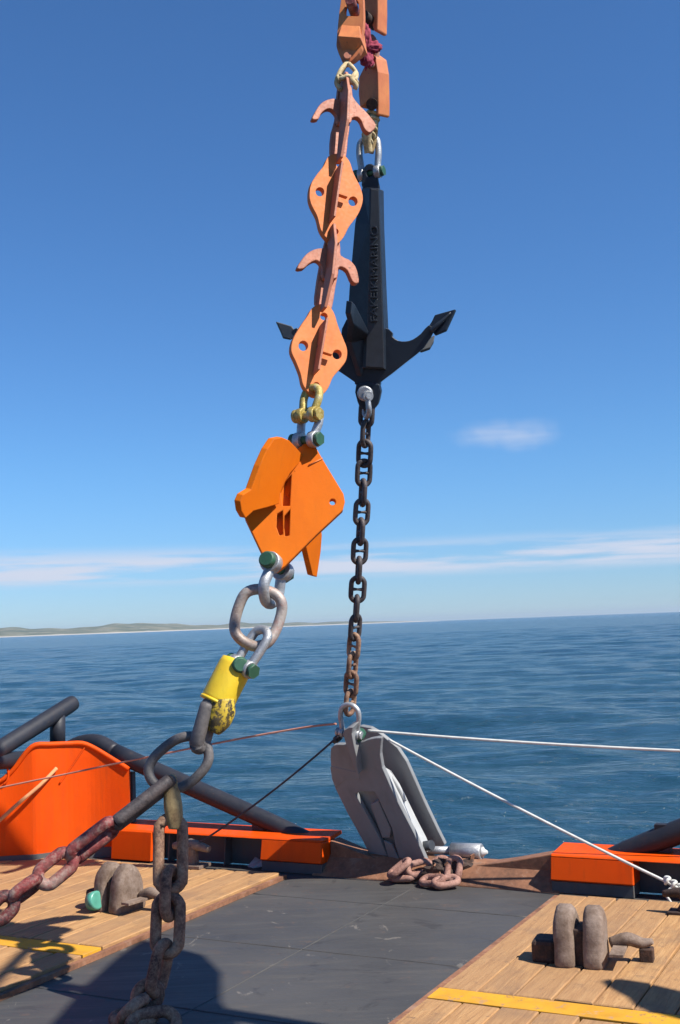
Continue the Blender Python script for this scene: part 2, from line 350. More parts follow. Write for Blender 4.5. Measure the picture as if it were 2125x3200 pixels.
def spline(pts, k_=4, closed=True):
    pts = [V((*p, 0)) if len(p) == 2 else V(p) for p in pts]; m = len(pts); r = []
    for i in range(m if closed else m - 1):
        if closed: a, b, c, d = (pts[(i + j - 1) % m] for j in range(4))
        else: a = pts[max(i - 1, 0)]; b = pts[i]; c = pts[i + 1]; d = pts[min(i + 2, m - 1)]
        for j in range(k_):
            t = j / k_; t2 = t * t; t3 = t2 * t
            r.append(0.5 * ((2 * b) + (c - a) * t + (2 * a - 5 * b + 4 * c - d) * t2 + (3 * b - a - 3 * c + d) * t3))
    if not closed: r.append(pts[-1])
    return r
def crop(pts, ox, oy, k_): return [(ox + x * k_, oy + y * k_) for x, y in pts]
def circ(x, y, r, n=16, sx=1.0): return [(x + r * sx * math.cos(2 * math.pi * i / n), y + r * math.sin(2 * math.pi * i / n)) for i in range(n)]

# ================================================================== THE SETTING
# sea: one sheet to the horizon, waves modelled out to 400 m
def build_sea():
    th = np.concatenate([np.linspace(-math.pi, -0.62, 90, endpoint=False), np.linspace(-0.62, 0.62, 620, endpoint=False), np.linspace(0.62, math.pi, 90, endpoint=False)])
    rr = np.concatenate([np.array([0.5, 4.0]), np.geomspace(8, 420, 480), np.geomspace(470, 45000, 26)])
    A, Rr = np.meshgrid(th, rr); X = Rr * np.sin(A); Y = Rr * np.cos(A); Z = np.zeros_like(X)
    rng = np.random.default_rng(3)
    for i in range(46):
        lam = 0.55 * (1.115 ** i) * (0.9 + 0.2 * rng.random())
        if lam > 26: break
        an = 0.45 + rng.normal() * 0.55; amp = 0.0064 * lam ** 0.80; kx, ky = math.sin(an) * 2 * math.pi / lam, math.cos(an) * 2 * math.pi / lam
        fade = np.clip((lam * 42 / np.maximum(Rr, 1)) - 0.25, 0, 1)
        ph = X * kx + Y * ky + rng.random() * 6.28 + 0.9 * np.sin(X * kx * 0.17 + Y * ky * 0.23 + i)
        env = 0.6 + 0.4 * np.sin(X * 0.11 * (1 + i * 0.05) + Y * 0.07 + i * 2.1)
        w = np.sin(ph); Z += amp * fade * env * (w + 0.28 * np.cos(2 * ph))
    Z -= 1.55
    n, m = X.shape
    me = bpy.data.meshes.new('sea'); vs = np.stack([X, Y, Z], -1).reshape(-1, 3).astype('f')
    I = np.arange(n * m).reshape(n, m); a = I[:-1]; b = I[1:]
    q = np.stack([a, np.roll(a, -1, 1), np.roll(b, -1, 1), b], -1).reshape(-1, 4)[:, ::-1]
    me.vertices.add(len(vs)); me.vertices.foreach_set('co', vs.ravel())
    me.loops.add(q.size); me.loops.foreach_set('vertex_index', q.ravel().astype('i'))
    me.polygons.add(len(q)); me.polygons.foreach_set('loop_start', np.arange(0, q.size, 4, dtype='i')); me.polygons.foreach_set('use_smooth', np.ones(len(q), bool))
    me.update(calc_edges=True); me.validate()
    o = bpy.data.objects.new('sea', me); COL.objects.link(o); me.materials.append(MATS['sea_water']); struct(o)
build_sea()
# low coast far across the water
def build_coast():
    mb = MB(); dist = 9000.0; cols = 150; rows = 8
    for q in range(1):
        vs = []
        for i in range(cols):
            px = -900 + i * (2260.0 / (cols - 1)); t = (px - W / 2) / F
            prof = 26 + 20 * noise.noise(V((px * 0.004, 1.7, 0))) + 11 * noise.noise(V((px * 0.013, 5.2, 0))) + 16 * math.exp(-((px - 420) / 190) ** 2)
            prof *= max(0.0, min(1, (1345 - px) / 620.0)) ** 0.8; prof = max(prof * 2.15, 0.5) 
            for j in range(rows):
                f = j / (rows - 1); y = dist + f * 1500 + max(0, px - 300) * 4.0
                vs.append(V((t * y, y, -2.5 + (prof + 3) * (f ** 0.75) + (6 * noise.noise(V((px * 0.02, f * 4, 3))) * f * min(1, prof / 20)))))
        fs = [(i * rows + j, i * rows + j + 1, (i + 1) * rows + j + 1, (i + 1) * rows + j) for i in range(cols - 1) for j in range(rows - 1)]
        mb.add(vs, [f[::-1] for f in fs], True)
    struct(mb.build('coast', 'coast_land'))
build_coast()

# ------------------------------------------------------------------ the workboat: hull, deck, timber sheathing, stern
VL, VR, VC, SB, SF = -10.2, 0.9, -4.65, 11.05, -4.0
mb = MB(); mb.prism([D(SF, VL, 0), D(SF, VR, 0), D(SB, VR, 0), D(SB, VL, 0)], V((0, 0, -0.25))); deck = struct(mb.build('deck', 'deck_steel'))
mb = MB(); mb.prism([D(SF, VL + .02, -.26), D(SF, VR - .02, -.26), D(SB + .2, VR - .02, -.26), D(SB + .2, VL + .02, -.26)], V((0, 0, -2.6))); struct(mb.build('hull', 'navy_rail'))
for (x0, y0), (x1, y1) in ((((-6.15, 9.9), (-3.35, 9.9))), ((-6.15, 8.35), (-3.35, 8.35)), ((-4.75, 4.0), (-4.75, 10.7)), ((-6.15, 6.8), (-3.35, 6.8))):
    m = MB(); n_ = 26; m.tube([D(y0 + (y1 - y0) * i / n_, x0 + (x1 - x0) * i / n_, -.001) + DU * random.uniform(-.004, .004) for i in range(n_ + 1)], [.007 + random.uniform(-.0015, .0015) for i in range(n_ + 1)], n=6, sub=1); m.build('weld_seam', 'deck_steel', deck)
# planks share one mesh per length; local Y along the ship
def plank_mesh(w, l, t=0.045):
    bm = bmesh.new(); bmesh.ops.create_cube(bm, size=1)
    for v in bm.verts: v.co = (v.co.x * w, v.co.y * l, (v.co.z - 0.5) * t)
    bmesh.ops.bevel(bm, geom=[e for e in bm.edges if all(v.co.z > -0.01 for v in e.verts)], offset=0.007, segments=1, affect='EDGES')
    me = bpy.data.meshes.new('plank'); bm.to_mesh(me); bm.free(); me.materials.append(MATS['plank_wood']); return me
PW = 0.262
def timber(v0, v1, label):
    base = MB(); base.box(D((SF + 10.55) / 2, (v0 + v1) / 2, 0.009), DV * ((v1 - v0) / 2 - .012), DU * ((10.55 - SF) / 2 - .012), UP * 0.005)
    b = struct(base.build('timber_sheathing', 'dark_rust'))
    n = int(round((v1 - v0) / PW)); w = (v1 - v0) / n
    ms = [plank_mesh(w - 0.013, 10.55 - 7.68), plank_mesh(w - 0.013, 7.40 - 4.2)]
    for me, s0, s1 in ((ms[0], 7.68, 10.55), (ms[1], 4.2, 7.40)):
        for i in range(n):
            js = random.uniform(-.018, .018)
            o = bpy.data.objects.new('plank', me); COL.objects.link(o); o.parent = b
            q = D((s0 + s1) / 2 + js, v0 + (i + .5) * w, 0.064 + random.uniform(-.004, .004))
            o.matrix_basis = Matrix.Translation(q - BASE[b.name]) @ DECKM @ Matrix.Rotation(random.uniform(-.0035, .0035), 4, 'Z') @ Matrix.Rotation(random.uniform(-.012, .012), 4, 'Y')
    m = MB(); m.box(D(7.54, (v0 + v1) / 2, 0.038), DV * ((v1 - v0) / 2), DU * 0.115, UP * 0.026); m.build('yellow_crossbar', 'yellow_mark', b, bevel=.004)
    m = MB(); m.box(D((SF + 10.58) / 2, v0 - .03 if v0 > VC else v1 + .03, 0.022), DV * 0.026, DU * ((10.58 - SF) / 2), UP * 0.020); m.build('steel_edging', 'sill_rust', b)
    return b
timber(-3.26, VR - .15, ''); timber(VL + .15, -6.22, '')

# rounded rusty sill across the stern gap
m = MB(); prof = [(10.80, 0.004), (10.97, .14), (11.03, .19), (11.12, .205), (11.25, .19), (11.36, .13), (11.42, .03), (11.43, -.3), (11.0, -.3)]
A = [D(s, -6.0, z) for s, z in prof]
m.prism(A, DV * 2.66); tag(m.build('stern_sill', 'sill_rust', bevel=.02, seg=3), 'rust brown rounded steel sill across the gap in the stern bulwark', 'sill')
for va, vb, lab in ((-4.35, -3.43, 'rusty sloping gusset where the sill meets the right bulwark'), (-5.25, -5.87, 'rusty sloping gusset where the sill meets the left bulwark')):
    m = MB(); m.prism([D(11.0, va, .15), D(11.0, va + (vb - va) * .5, .23), D(11.0, vb, .33), D(11.0, vb, .10)], DU * .22); tag(m.build('sill_gusset', 'sill_rust', bevel=.01), lab, 'gusset')
# low bulwarks either side of the gap
def low_bulwark(va, vb, inner, label, cap_out):
    sg = 1 if vb > va else -1                                  # va = end at the gap
    t = thing('stern_bulwark', label, 'bulwark', D(11.1, va, 0))
    m = MB(); m.box(D(11.13, (va + vb) / 2, .16), DV * (abs(vb - va) / 2), DU * .035, UP * .158); m.build('wall_plate', 'wall_grey', t, bevel=.005)
    m = MB(); m.prism([D(s, va, z) for s, z in ((10.84, .335), (10.86, .352), (11.30, .385), (11.31, .345), (11.12, .322))], DV * (vb - va)); m.build('cap_rail', 'orange_bulwark', t, bevel=.008)
    m = MB(); m.prism([D(s, va, z) for s, z in ((10.845, .333), (10.80, .125), (10.83, .115), (11.09, .115), (11.09, .32))], DV * (inner - va)); m.build('end_panel', 'orange_bulwark', t, bevel=.008)
    m = MB(); m.box(D(10.95, (va + inner) / 2, .058), DV * (abs(inner - va) / 2 - .004), DU * .125, UP * .054); m.build('kick_plate', 'wall_grey', t, bevel=.004)
    v = inner + sg * .55
    while (vb - v) * sg > .2:
        m = MB(); m.prism([D(11.09, v, 0.003), D(10.93, v, .003), D(10.97, v, .32), D(11.09, v, .32)], DV * .014); m.build('stiffener', 'wall_grey', t); v += sg * .75
    return t
tl = low_bulwark(-5.88, -8.66, -6.62, 'low orange capped stern bulwark left of the gap, below the sloping pipe', -1)
tr = low_bulwark(-3.42, VR, -2.64, 'low stern bulwark with a bright orange rectangular end panel on the right', 1)
m = MB(); m.prism([D(10.83, -8.62, .34), D(10.80, -8.62, .02), D(11.09, -8.62, .02), D(11.09, -8.62, .32)], DV * .56); m.build('side_panel', 'orange_bulwark', tl, bevel=.008)

# tall curved quarter bulwark on the left, mirrored on the unseen side
def zat(x, y, Y): d = ray(x, y); return (C + d * (Y / d.y)).z
pb = [(-60, 2714, 2452), (0, 2709, 2442), (45, 2706, 2404), (85, 2704, 2352), (115, 2702, 2328), (160, 2696, 2326), (215, 2688, 2324), (262, 2683, 2323), (300, 2680, 2338), (350, 2678, 2368), (408, 2677, 2404)]
pts = [(G(x, y), zat(x, yt, G(x, y).y)) for x, y, yt in pb]
s0, v0 = sv(pts[0][0]); front = [(D(SF, v0 - .15), .95), (D(6, v0 - .15), .95), (D(s0 - 1.3, v0 - .12), .95), (D(s0 - .5, v0 - .04), .96)]
pts = front + pts
def ribbon(m, P, z0, z1, th, mirror=False, inset=0.0):
    n = len(P); base = [V((p.x, p.y, 0)) for p, z in P]
    if mirror: base = [b + DV * (2 * (VC - b.dot(DV))) for b in base]
    N = []
    for i in range(n):
        a = base[max(i - 1, 0)]; b = base[min(i + 1, n - 1)]; t = (b - a).normalized(); N.append(V((-t.y, t.x, 0)) * (-1 if mirror else 1))
    vs = []
    for i in range(n):
        zt = P[i][1] if z1 is None else z1
        p = base[i] - N[i] * inset
        vs += [p + UP * z0, p + UP * zt, p + N[i] * th + UP * zt, p + N[i] * th + UP * z0]
    fs = []
    for i in range(n - 1):
        for j in range(4): fs.append((i * 4 + j, i * 4 + (j + 1) % 4, (i + 1) * 4 + (j + 1) % 4, (i + 1) * 4 + j))
    fs += [(3, 2, 1, 0), tuple((n - 1) * 4 + j for j in range(4))]
    if not mirror: fs = [f[::-1] for f in fs]
    m.add(vs, fs); return m
PS = [(V((q.x, q.y, 0)), q.z) for q in spline([(p.x, p.y, z) for p, z in pts], 3, False)]
for mir, lab in ((False, 'tall curved orange bulwark at the left corner of the stern'), (True, 'tall curved orange bulwark at the far right corner of the stern')):
    t = thing('quarter_bulwark', lab, 'bulwark', (pts[-3][0] if not mir else pts[-3][0] + DV * (2 * (VC - pts[-3][0].dot(DV)))))
    m = ribbon(MB(), PS, .115, None, .05, mir); m.build('panel', 'orange_bulwark', t)
    m = ribbon(MB(), PS, .002, .117, .06, mir, .012); m.build('kick_plate', 'wall_grey', t)
    m = MB(); cap = [(p.xy.to_3d() + UP * z) for p, z in PS]
    if mir: cap = [c + DV * (2 * (VC - c.dot(DV))) for c in cap]
    m.tube(cap, .030, n=8, sub=1); m.build('top_bar', 'orange_bulwark', t)
    if not mir: qb = t
def on_bul(x, y, off=.012):                                     # point on the inner face of the left quarter bulwark
    best = None; d = ray(x, y)
    for i in range(len(PS) - 1):
        a, b = PS[i][0], PS[i + 1][0]; n = V((-(b - a).y, (b - a).x, 0)).normalized()
        if abs(d.dot(n)) < 1e-6: continue
        p = C + d * ((a - C).dot(n) / d.dot(n)); t = (p - a).dot(b - a) / (b - a).length_squared
        if -.02 <= t <= 1.02 and (best is None or p.y < best.y): best = p - n * off * (1 if n.dot(d) > 0 else -1)
    return best or C + d * (13.6 / d.y)
m = MB(); m.tube([on_bul(x, y, .004) for x, y in ((268, 2330), (240, 2372), (212, 2412), (185, 2450))], .011, n=6); m.build('weld_seam', 'orange_bulwark', qb)
m = MB(); m.tube([on_bul(x, y, .02) for x, y in ((22, 2392), (27, 2420), (22, 2440), (12, 2450))], .014, n=6); m.build('rope_eye', 'orange_bulwark', qb)

# dark pipes above the stern
P0 = D(11.16, 0, 0)
def sp(x, y): return onplane(x, y, P0, DU)
t = thing('sloping_pipe', 'dark navy pipe sloping down from the tall orange bulwark to the low stern cap', 'pipe', sp(640, 2590))
m = MB(); m.tube([sp(x, y) for x, y in ((204, 2340), (250, 2322), (305, 2322), (360, 2352))], [.07, .09, .105, .105], n=16); m.build('bent_end', 'navy_rail', t)
m = MB(); m.tube([sp(x, y) for x, y in ((360, 2352), (640, 2478), (860, 2577), (1002, 2646))], [.105, .102, .098, .092], n=18); m.build('pipe', 'navy_rail', t)
m = MB(); m.box(D(sv(sp(812, 2585))[0], sv(sp(812, 2585))[1], .46), DV * .075, DU * .05, UP * .095); m.build('support_post', 'navy_rail', t, bevel=.006)
m = MB(); m.box(D(sv(sp(414, 2500))[0], sv(sp(414, 2500))[1], .66), DV * .028, DU * .03, UP * .30); m.build('stanchion', 'steel_dark', t)
q0 = D(11, -9.6)
def lp2(x, y): return onplane(x, y, q0, DV)
t = thing('rail_pipe', 'dark pipe rail rising above the orange bulwark with a free rounded end', 'rail', lp2(180, 2330))
m = MB(); a, b = lp2(226, 2198), lp2(-170, 2447); m.tube([a, a + (b - a) * .04, a + (b - a) * .5, b], [.085, .1, .1, .1], n=16); m.build('pipe', 'navy_rail', t)
m = MB(); a = lp2(180, 2225); b = lp2(180, 2345); m.tube([a, b], .095, n=14, sub=1); m.build('post', 'navy_rail', t)
m = MB(); a, b = lp2(-150, 2385), lp2(112, 2372); m.tube([a, b], .10, n=14, sub=1); m.build('lower_pipe', 'navy_rail', t)
t = thing('corner_pipe', 'dark pipe rising to the right edge above the orange end panel', 'pipe', sp(2075, 2690))
m = MB(); m.tube([sp(x, y) for x, y in ((1868, 2690), (1960, 2660), (2060, 2623), (2300, 2530))], [.06, .10, .11, .11], n=16); m.build('pipe', 'navy_rail', t)
m = MB(); a = sp(2073, 2615); m.box(D(sv(a)[0], sv(a)[1], .50), DV * .07, DU * .05, UP * .13); m.build('post', 'navy_rail', t, bevel=.006)

# ================================================================== hardware helpers
def link_path(c, a, w, L, Wd, r, n=7):
    hl, hw = L / 2 - r, Wd / 2 - r; st = hl - hw; p = []
    for i in range(n + 1): t = math.pi * i / n; p.append(c + a * (st + hw * math.sin(t)) + w * (hw * math.cos(t)))
    for i in range(n + 1): t = math.pi * i / n; p.append(c - a * (st + hw * math.sin(t)) - w * (hw * math.cos(t)))
    return p
def link(m, c, a, w, L, Wd, r, stud=False, n=12):
    m.tube(link_path(c, a, w, L, Wd, r), r, n=n, closed=True, sub=2)
    if stud: m.tube([c - w * (Wd / 2 - r), c - w * r * .3, c + w * r * .3, c + w * (Wd / 2 - r)], [r * .85, r * .5, r * .5, r * .85], n=8, sub=2)
    return m
def perp(a, n, ang=0.0):
    n = (n - a * n.dot(a)).normalized(); w = a.cross(n).normalized()
    return w * math.cos(ang) + n * math.sin(ang)
def shackle(t, pin, a, p, g, L, r, mat, pinmat='green_pin', head=1.7, bow=1.25, nut=True):
    a = a.normalized(); p = (p - a * p.dot(a)).normalized()
    m = MB(); pts = [pin - p * g, pin - p * g * 1.02 + a * L * .22, pin - p * g * bow + a * L * .55]
    c = pin + a * (L - g * bow)
    for i in range(1, 8): th = math.pi * i / 8; pts.append(c - p * g * bow * math.cos(th) + a * g * bow * math.sin(th))
    pts += [pin + p * g * bow + a * L * .55, pin + p * g * 1.02 + a * L * .22, pin + p * g]
    m.tube(pts, r, n=12, sub=3)
    for s in (-1, 1): m.lathe(pin + p * s * (g - r * .95), p * s, [(0, r * 1.75), (r * .15, r * 1.9), (r * 1.75, r * 1.9), (r * 1.9, r * 1.75)], n=18)
    m.build('bow', mat, t)
    m = MB(); m.cyl(pin - p * (g + r * 1.5), pin + p * (g + r * 1.6), r * .95, n=16)
    m.lathe(pin - p * (g + r * 1.15), -p, [(0, r * head * .9), (r * .2, r * head), (r * 1.0, r * head), (r * 1.3, r * head * .8)], n=18); pn = m.build('pin', pinmat, t)
    if nut:
        m = MB(); m.hexnut(pin + p * (g + r * .95), pin + p * (g + r * 2.0), r * 1.6); m.build('nut', pinmat, pn)
    return t
def plate(m, px, org, n, th, holes=(), back=True):
    f = [onplane(x, y, org, n) for x, y in px]; hs = [[onplane(x, y, org, n) for x, y in h] for h in holes]
    m.prism(f, n * (-th if back else th), hs); return m

# ================================================================== NEAR LIFTING LINE (left in the picture)
NP = V((0.40, -0.90, 0.18)).normalized()                        # the flat plates are turned a little to the right
def cz(pts): return [(q.x, q.y) for q in pts]
# --- orange socket at the top
K1 = lambda pts: crop(pts, 900, 0, .2551)
t = thing('socket', 'orange forked socket with a wedge block, topmost piece on the near line', 'socket', LP(1083, 190))
org = LP(1092, 100); nS = V((-.28, -.94, .2)).normalized()
for k_, off in ((0, .17), (1, -.02)):
    m = MB(); bow = cz(spline([(690, -160), (640, 60), (612, 300), (598, 470), (598, 590), (672, 772), (700, 780), (790, 735), (900, 590), (905, 430), (925, 300), (925, 80), (890, -160)], 3))
    hole = cz(spline([(705, 180), (705, 60), (760, -20), (850, 10), (868, 100), (868, 190), (790, 196)], 3))
    plate(m, K1(bow), org - nS * off, nS, .055, [K1(hole)]); m.build('cheek_plate', 'orange_socket', t, bevel=.006)
top = [onplane(*K1([q])[0], org - nS * .05, nS) for q in ((690, 192), (872, 196))]
ridge = [onplane(*K1([q])[0], org + nS * .10, nS) for q in ((612, 442), (888, 462))]
low = [onplane(*K1([q])[0], org - nS * .03, nS) for q in ((695, 735), (790, 712))]
m = MB(); vs = [top[0], top[1], ridge[0], ridge[1], low[0], low[1]]; vs2 = [p - nS * .12 for p in (top[0], top[1])] + [p - nS * .22 for p in ridge] + [p - nS * .08 for p in low]
m.add(vs + vs2, [(0, 2, 3, 1), (2, 4, 5, 3), (6, 7, 9, 8), (8, 9, 11, 10), (0, 1, 7, 6), (4, 10, 11, 5), (0, 6, 8, 2), (2, 8, 10, 4), (1, 3, 9, 7), (3, 5, 11, 9)]); m.build('wedge_block', 'orange_socket', t, bevel=.005)
m = MB(); a = LP(1104, 20); m.cyl(a + V((-.03, -.12, 0)), a + V((.03, .2, 0)), .045); m.build('pin', 'red_chain', t)
m = MB(); a = LP(1086, 188); m.cyl(a + V((0, -.05, .02)), a + V((0, .07, .0)), .032); m.build('eye', 'orange_hook', t)
# --- tan lashing
t = thing('rope_lashing', 'tan rope lashing knotted under the topmost orange socket', 'rope', LP(1085, 290))
m = MB(); m.tube([LP(x, y, o) for x, y, o in ((1086, 195, 0), (1068, 215, -.05), (1056, 240, -.06), (1052, 262, -.05), (1066, 280, -.02), (1074, 262, .03), (1066, 240, .05), (1074, 212, .04))], .021, n=8, closed=True); m.build('left_loop', 'tan_rope', t)
m = MB(); m.tube([LP(x, y, o) for x, y, o in ((1090, 200, -.03), (1104, 214, -.05), (1114, 232, -.05), (1108, 248, -.07), (1088, 238, -.09), (1066, 246, -.08), (1056, 246, -.05))], .02, n=8); m.build('cross_turn', 'tan_rope', t)
m = MB(); m.tube([LP(x, y, o) for x, y, o in ((1112, 228, -.05), (1100, 250, -.09), (1112, 266, -.08), (1108, 280, -.06))], [.022, .027, .024, .018], n=8); m.build('rope_tail', 'tan_rope', t)
for i in range(5):
    c = LP(1058 + i * 13, 248 - 8 * math.sin(i * 1.2), -.06); ax_ = V((math.cos(i), -.3, math.sin(i))).normalized(); e1 = ax_.orthogonal().normalized(); e2 = ax_.cross(e1)
    m = MB(); m.tube([c + (e1 * math.cos(j * math.pi / 4) + e2 * math.sin(j * math.pi / 4)) * .026 for j in range(8)], .013, n=7, closed=True, sub=2); m.build('knot_turn', 'tan_rope', t)
# --- two hooked links and two pear plates
K2 = lambda pts: crop(pts, 800, 450, .4145)
def hooked(label, arms, stem, rib, holes_px, ringpx):
    t = thing('hooked_link', label, 'hook', LP(*stem[2]), 'hooked links on the near line')
    org = LP(*stem[0])
    m = MB(); plate(m, cz(spline(arms, 2)), org, NP, .055); m.build('hook_arms', 'orange_hook', t, bevel=.008)
    m = MB(); plate(m, cz(spline(stem, 2)), org - NP * .058, NP, .05); m.build('stem_plate', 'orange_hook', t, bevel=.006)
    a = [onplane(x, y, org + NP * .002, NP) for x, y in rib]                    # root line, top to bottom
    d = (a[-1] - a[0]).normalized(); w = perp(d, NP)
    m = MB(); dep = .17; L = len(a)
    out_ = [p for p in a] + [p + NP * (dep * f) for p, f in zip(reversed(a), (.55, 1, 1, .55))]
    m.prism([p - w * .013 for p in out_], w * .026); m.build('rib_plate', 'orange_hook', t, bevel=.005)
    return t
hooked('upper pinkish orange hooked link hanging under the tan rope lashing',
       K1([(655, 1205), (560, 1203), (470, 1224), (400, 1270), (350, 1340), (298, 1440), (318, 1462), (375, 1455), (400, 1400), (450, 1348), (510, 1326), (560, 1350), (600, 1410), (625, 1505), (770, 1500), (785, 1445), (850, 1430), (900, 1480), (930, 1560), (985, 1620), (1040, 1600), (1080, 1530), (1020, 1440), (960, 1370), (870, 1280), (795, 1180), (785, 1080), (720, 960), (660, 960)]),
       K1([(630, 1000), (760, 1000), (760, 1500), (735, 1700), (715, 1900), (660, 1975), (590, 1960), (528, 1850), (545, 1600), (590, 1440)]),
       K1([(668, 960), (655, 1250), (640, 1600), (605, 2000)]), (), None)
hooked('lower pinkish orange hooked link between the two pear shaped plates',
       K2([(560, 760), (520, 782), (470, 786), (425, 800), (380, 830), (340, 880), (310, 936), (360, 938), (400, 902), (450, 876), (482, 892), (502, 935), (512, 1010), (612, 1010), (622, 935), (650, 926), (690, 952), (715, 1010), (740, 1046), (776, 1044), (772, 990), (750, 920), (702, 870), (640, 838), (625, 740)]),
       K2([(535, 700), (628, 690), (632, 900), (600, 1080), (575, 1230), (540, 1280), (495, 1270), (452, 1190), (460, 1080), (480, 950)]),
       K2([(560, 640), (545, 820), (522, 1050), (492, 1270)]), (), None)
def pear(label, outl, hs, rib, eye, eye2, ribscale):
    t = thing('pear_plate', label, 'plate', LP(*K2([outl[len(outl) // 2]])[0]), 'pear plates on the near line')
    org = LP(*K2([rib[0]])[0]); th = .055
    holes = [K2(circ(x, y, r, 18, .95)) for x, y, r in hs] + [K2(circ(eye[0], eye[1], 27, 14)), K2(circ(eye2[0], eye2[1], 24, 14))]
    m = MB(); plate(m, K2(cz(spline(outl, 4))), org, NP, th, holes); p = m.build('plate', 'orange_plate', t, bevel=.005)
    a = [onplane(x, y, org + NP * .001, NP) for x, y in K2(rib)]; d = (a[-1] - a[0]).normalized(); w = perp(d, NP)
    m = MB(); dep = .15
    m.prism([q - w * .009 for q in (a[0], a[1], a[1] + NP * dep * .8, a[0] + NP * dep)], w * .018); rp = m.build('rib_plate', 'orange_hook', t, bevel=.004)
    c = a[0] + d * .25 + NP * .05; m = MB(); m.box(c - w * .06, w * .05, d * .009, NP * .02); m.build('lug', 'orange_plate', t, bevel=.003)
    return t
pear('upper pear shaped orange plate with two round holes, in front of the anchor shank top',
     [(600, 72), (660, 82), (705, 130), (738, 225), (785, 320), (806, 400), (795, 470), (760, 545), (700, 625), (665, 695), (620, 745), (575, 735), (530, 705), (488, 640), (463, 545), (420, 460), (404, 390), (415, 305), (455, 235), (510, 165), (545, 95)],
     [(482, 360, 34), (731, 432, 36)], [(600, 205), (552, 600)], (632, 150), (598, 660), 1)
pear('lower pear shaped orange plate with two round holes, beside the anchor crown',
     [(485, 1205), (545, 1215), (590, 1275), (620, 1370), (660, 1470), (688, 1550), (680, 1630), (635, 1695), (580, 1760), (545, 1840), (500, 1890), (450, 1900), (400, 1875), (355, 1815), (335, 1730), (300, 1640), (266, 1560), (278, 1475), (330, 1380), (385, 1300), (425, 1235)],
     [(357, 1522, 37), (612, 1587, 35)], [(487, 1370), (432, 1745)], (512, 1300), (455, 1820), 1)
# --- gold and galvanised shackles under the lower pear plate
a = (LP(958, 1370) - LP(990, 1215)).normalized()
t = thing('gold_shackle', 'gold coloured shackle through the foot of the lower pear plate', 'shackle', LP(975, 1320))
shackle(t, LP(962, 1297, -.04), -a, V((.75, -.6, 0)), .062, .235, .032, 'gold_metal', 'gold_metal')
t = thing('bright_shackle', 'bright galvanised shackle with dark green pin above the orange kite shaped tool', 'shackle', LP(955, 1390))
shackle(t, LP(958, 1375, .02), -a, V((.8, -.55, .1)), .07, .25, .034, 'galvanised', 'green_pin')
# --- crossed plate grapnel
K3 = lambda pts: crop(pts, 700, 1150, .3189)
t = thing('kite_grapnel', 'bright orange kite shaped tool of crossed steel plates', 'grapnel', LP(866, 1786))
N1 = V((.10, -.96, .24)).normalized(); org = LP(*K3([(700, 1100)])[0])
slot1 = K3([(660, 1045), (645, 1350), (575, 1350), (556, 1215), (600, 1110)])
m = MB(); plate(m, K3([(800, 730), (838, 700), (872, 722), (960, 880), (1172, 1232), (1186, 1310), (1166, 1392), (900, 1640), (600, 1940), (520, 1996), (455, 1900), (380, 1830), (350, 1770), (212, 1478), (182, 1380), (215, 1270), (300, 1180), (700, 800)]), org, N1, .06,
       [K3(circ(1064, 1312, 30, 14)), K3([(575, 1395), (578, 1630), (545, 1640), (515, 1560), (520, 1430)]), K3([(648, 1385), (640, 1640), (600, 1648), (590, 1560), (592, 1450)]), slot1]); m.build('main_plate', 'orange_kite', t, bevel=.006)
A_, B_ = onplane(*K3([(775, 845)])[0], org, N1), onplane(*K3([(520, 1420)])[0], org, N1)
ax = (B_ - A_).normalized(); fd = V((-.50, -.87, -.05)); fd = (fd - ax * fd.dot(ax)).normalized(); N2 = ax.cross(fd).normalized()
if N2.dot(C - A_) < 0: N2 = -N2
m = MB(); plate(m, K3([(770, 850), (735, 935), (650, 1032), (592, 1130), (552, 1230), (540, 1332), (420, 1368), (290, 1402), (212, 1474), (172, 1404), (158, 1310), (188, 1240), (268, 1190), (350, 960), (425, 795), (492, 696), (570, 680), (640, 710), (692, 762)]), A_, N2, .055); m.build('front_fin', 'orange_kite', t, bevel=.006)
m = MB(); cb = onplane(*K3([(880, 1800)])[0], A_, N2)
plate(m, K3([(700, 1000), (640, 1250), (700, 1500), (800, 1740), (870, 2036), (912, 2050), (950, 1800), (962, 1640), (940, 1400), (850, 1200)]), A_, N2, .055); m.build('rear_fin', 'orange_kite', t, bevel=.006)
m = MB(); plate(m, K3([(690, 1000), (700, 1300), (680, 1690), (540, 1700), (450, 1600), (460, 1330), (540, 1120)]), org - N1 * .066, N1, .02); m.build('slot_backing', 'orange_kite', t)
m = MB(); e = [onplane(*K3([q])[0], org + N1 * .004, N1) for q in ((830, 955), (965, 885))]; m.tube(e, .006, n=6, sub=1); m.build('weld_bead', 'orange_plate', t)
# --- shackle with green pin, oval ring, shackle and yellow swivel
t = thing('bow_shackle', 'silver bow shackle with round green pin head under the orange kite shaped tool', 'shackle', LP(845, 1880))
pd = (LP(895, 1792, .22) - LP(842, 1752, -.08)).normalized()
shackle(t, LP(866, 1772, .05), (LP(838, 1880) - LP(866, 1772)), pd, .105, .285, .042, 'galvanised', 'green_pin', head=1.5)
K4 = lambda pts: crop(pts, 600, 1750, .3827)
t = thing('oval_ring', 'worn oval steel ring, silver on the left and rust red on the right', 'ring', LP(770, 2030))
m = MB(); m.tube([LP(x, y, o) for (x, y), o in zip(K4([(545, 238), (440, 270), (382, 380), (348, 520), (362, 605), (430, 672), (520, 704), (620, 672), (690, 560), (732, 420), (724, 330), (660, 268)]), (0, 0, .02, .02, 0, 0, 0, 0, .02, .02, 0, 0))], .041, n=14, closed=True); m.build('ring_bar', 'worn_ring', t)
ay = (LP(665, 2215) - LP(760, 2060)).normalized()
t = thing('grey_shackle', 'grey shackle with green pin joining the oval ring to the yellow swivel', 'shackle', LP(755, 2090))
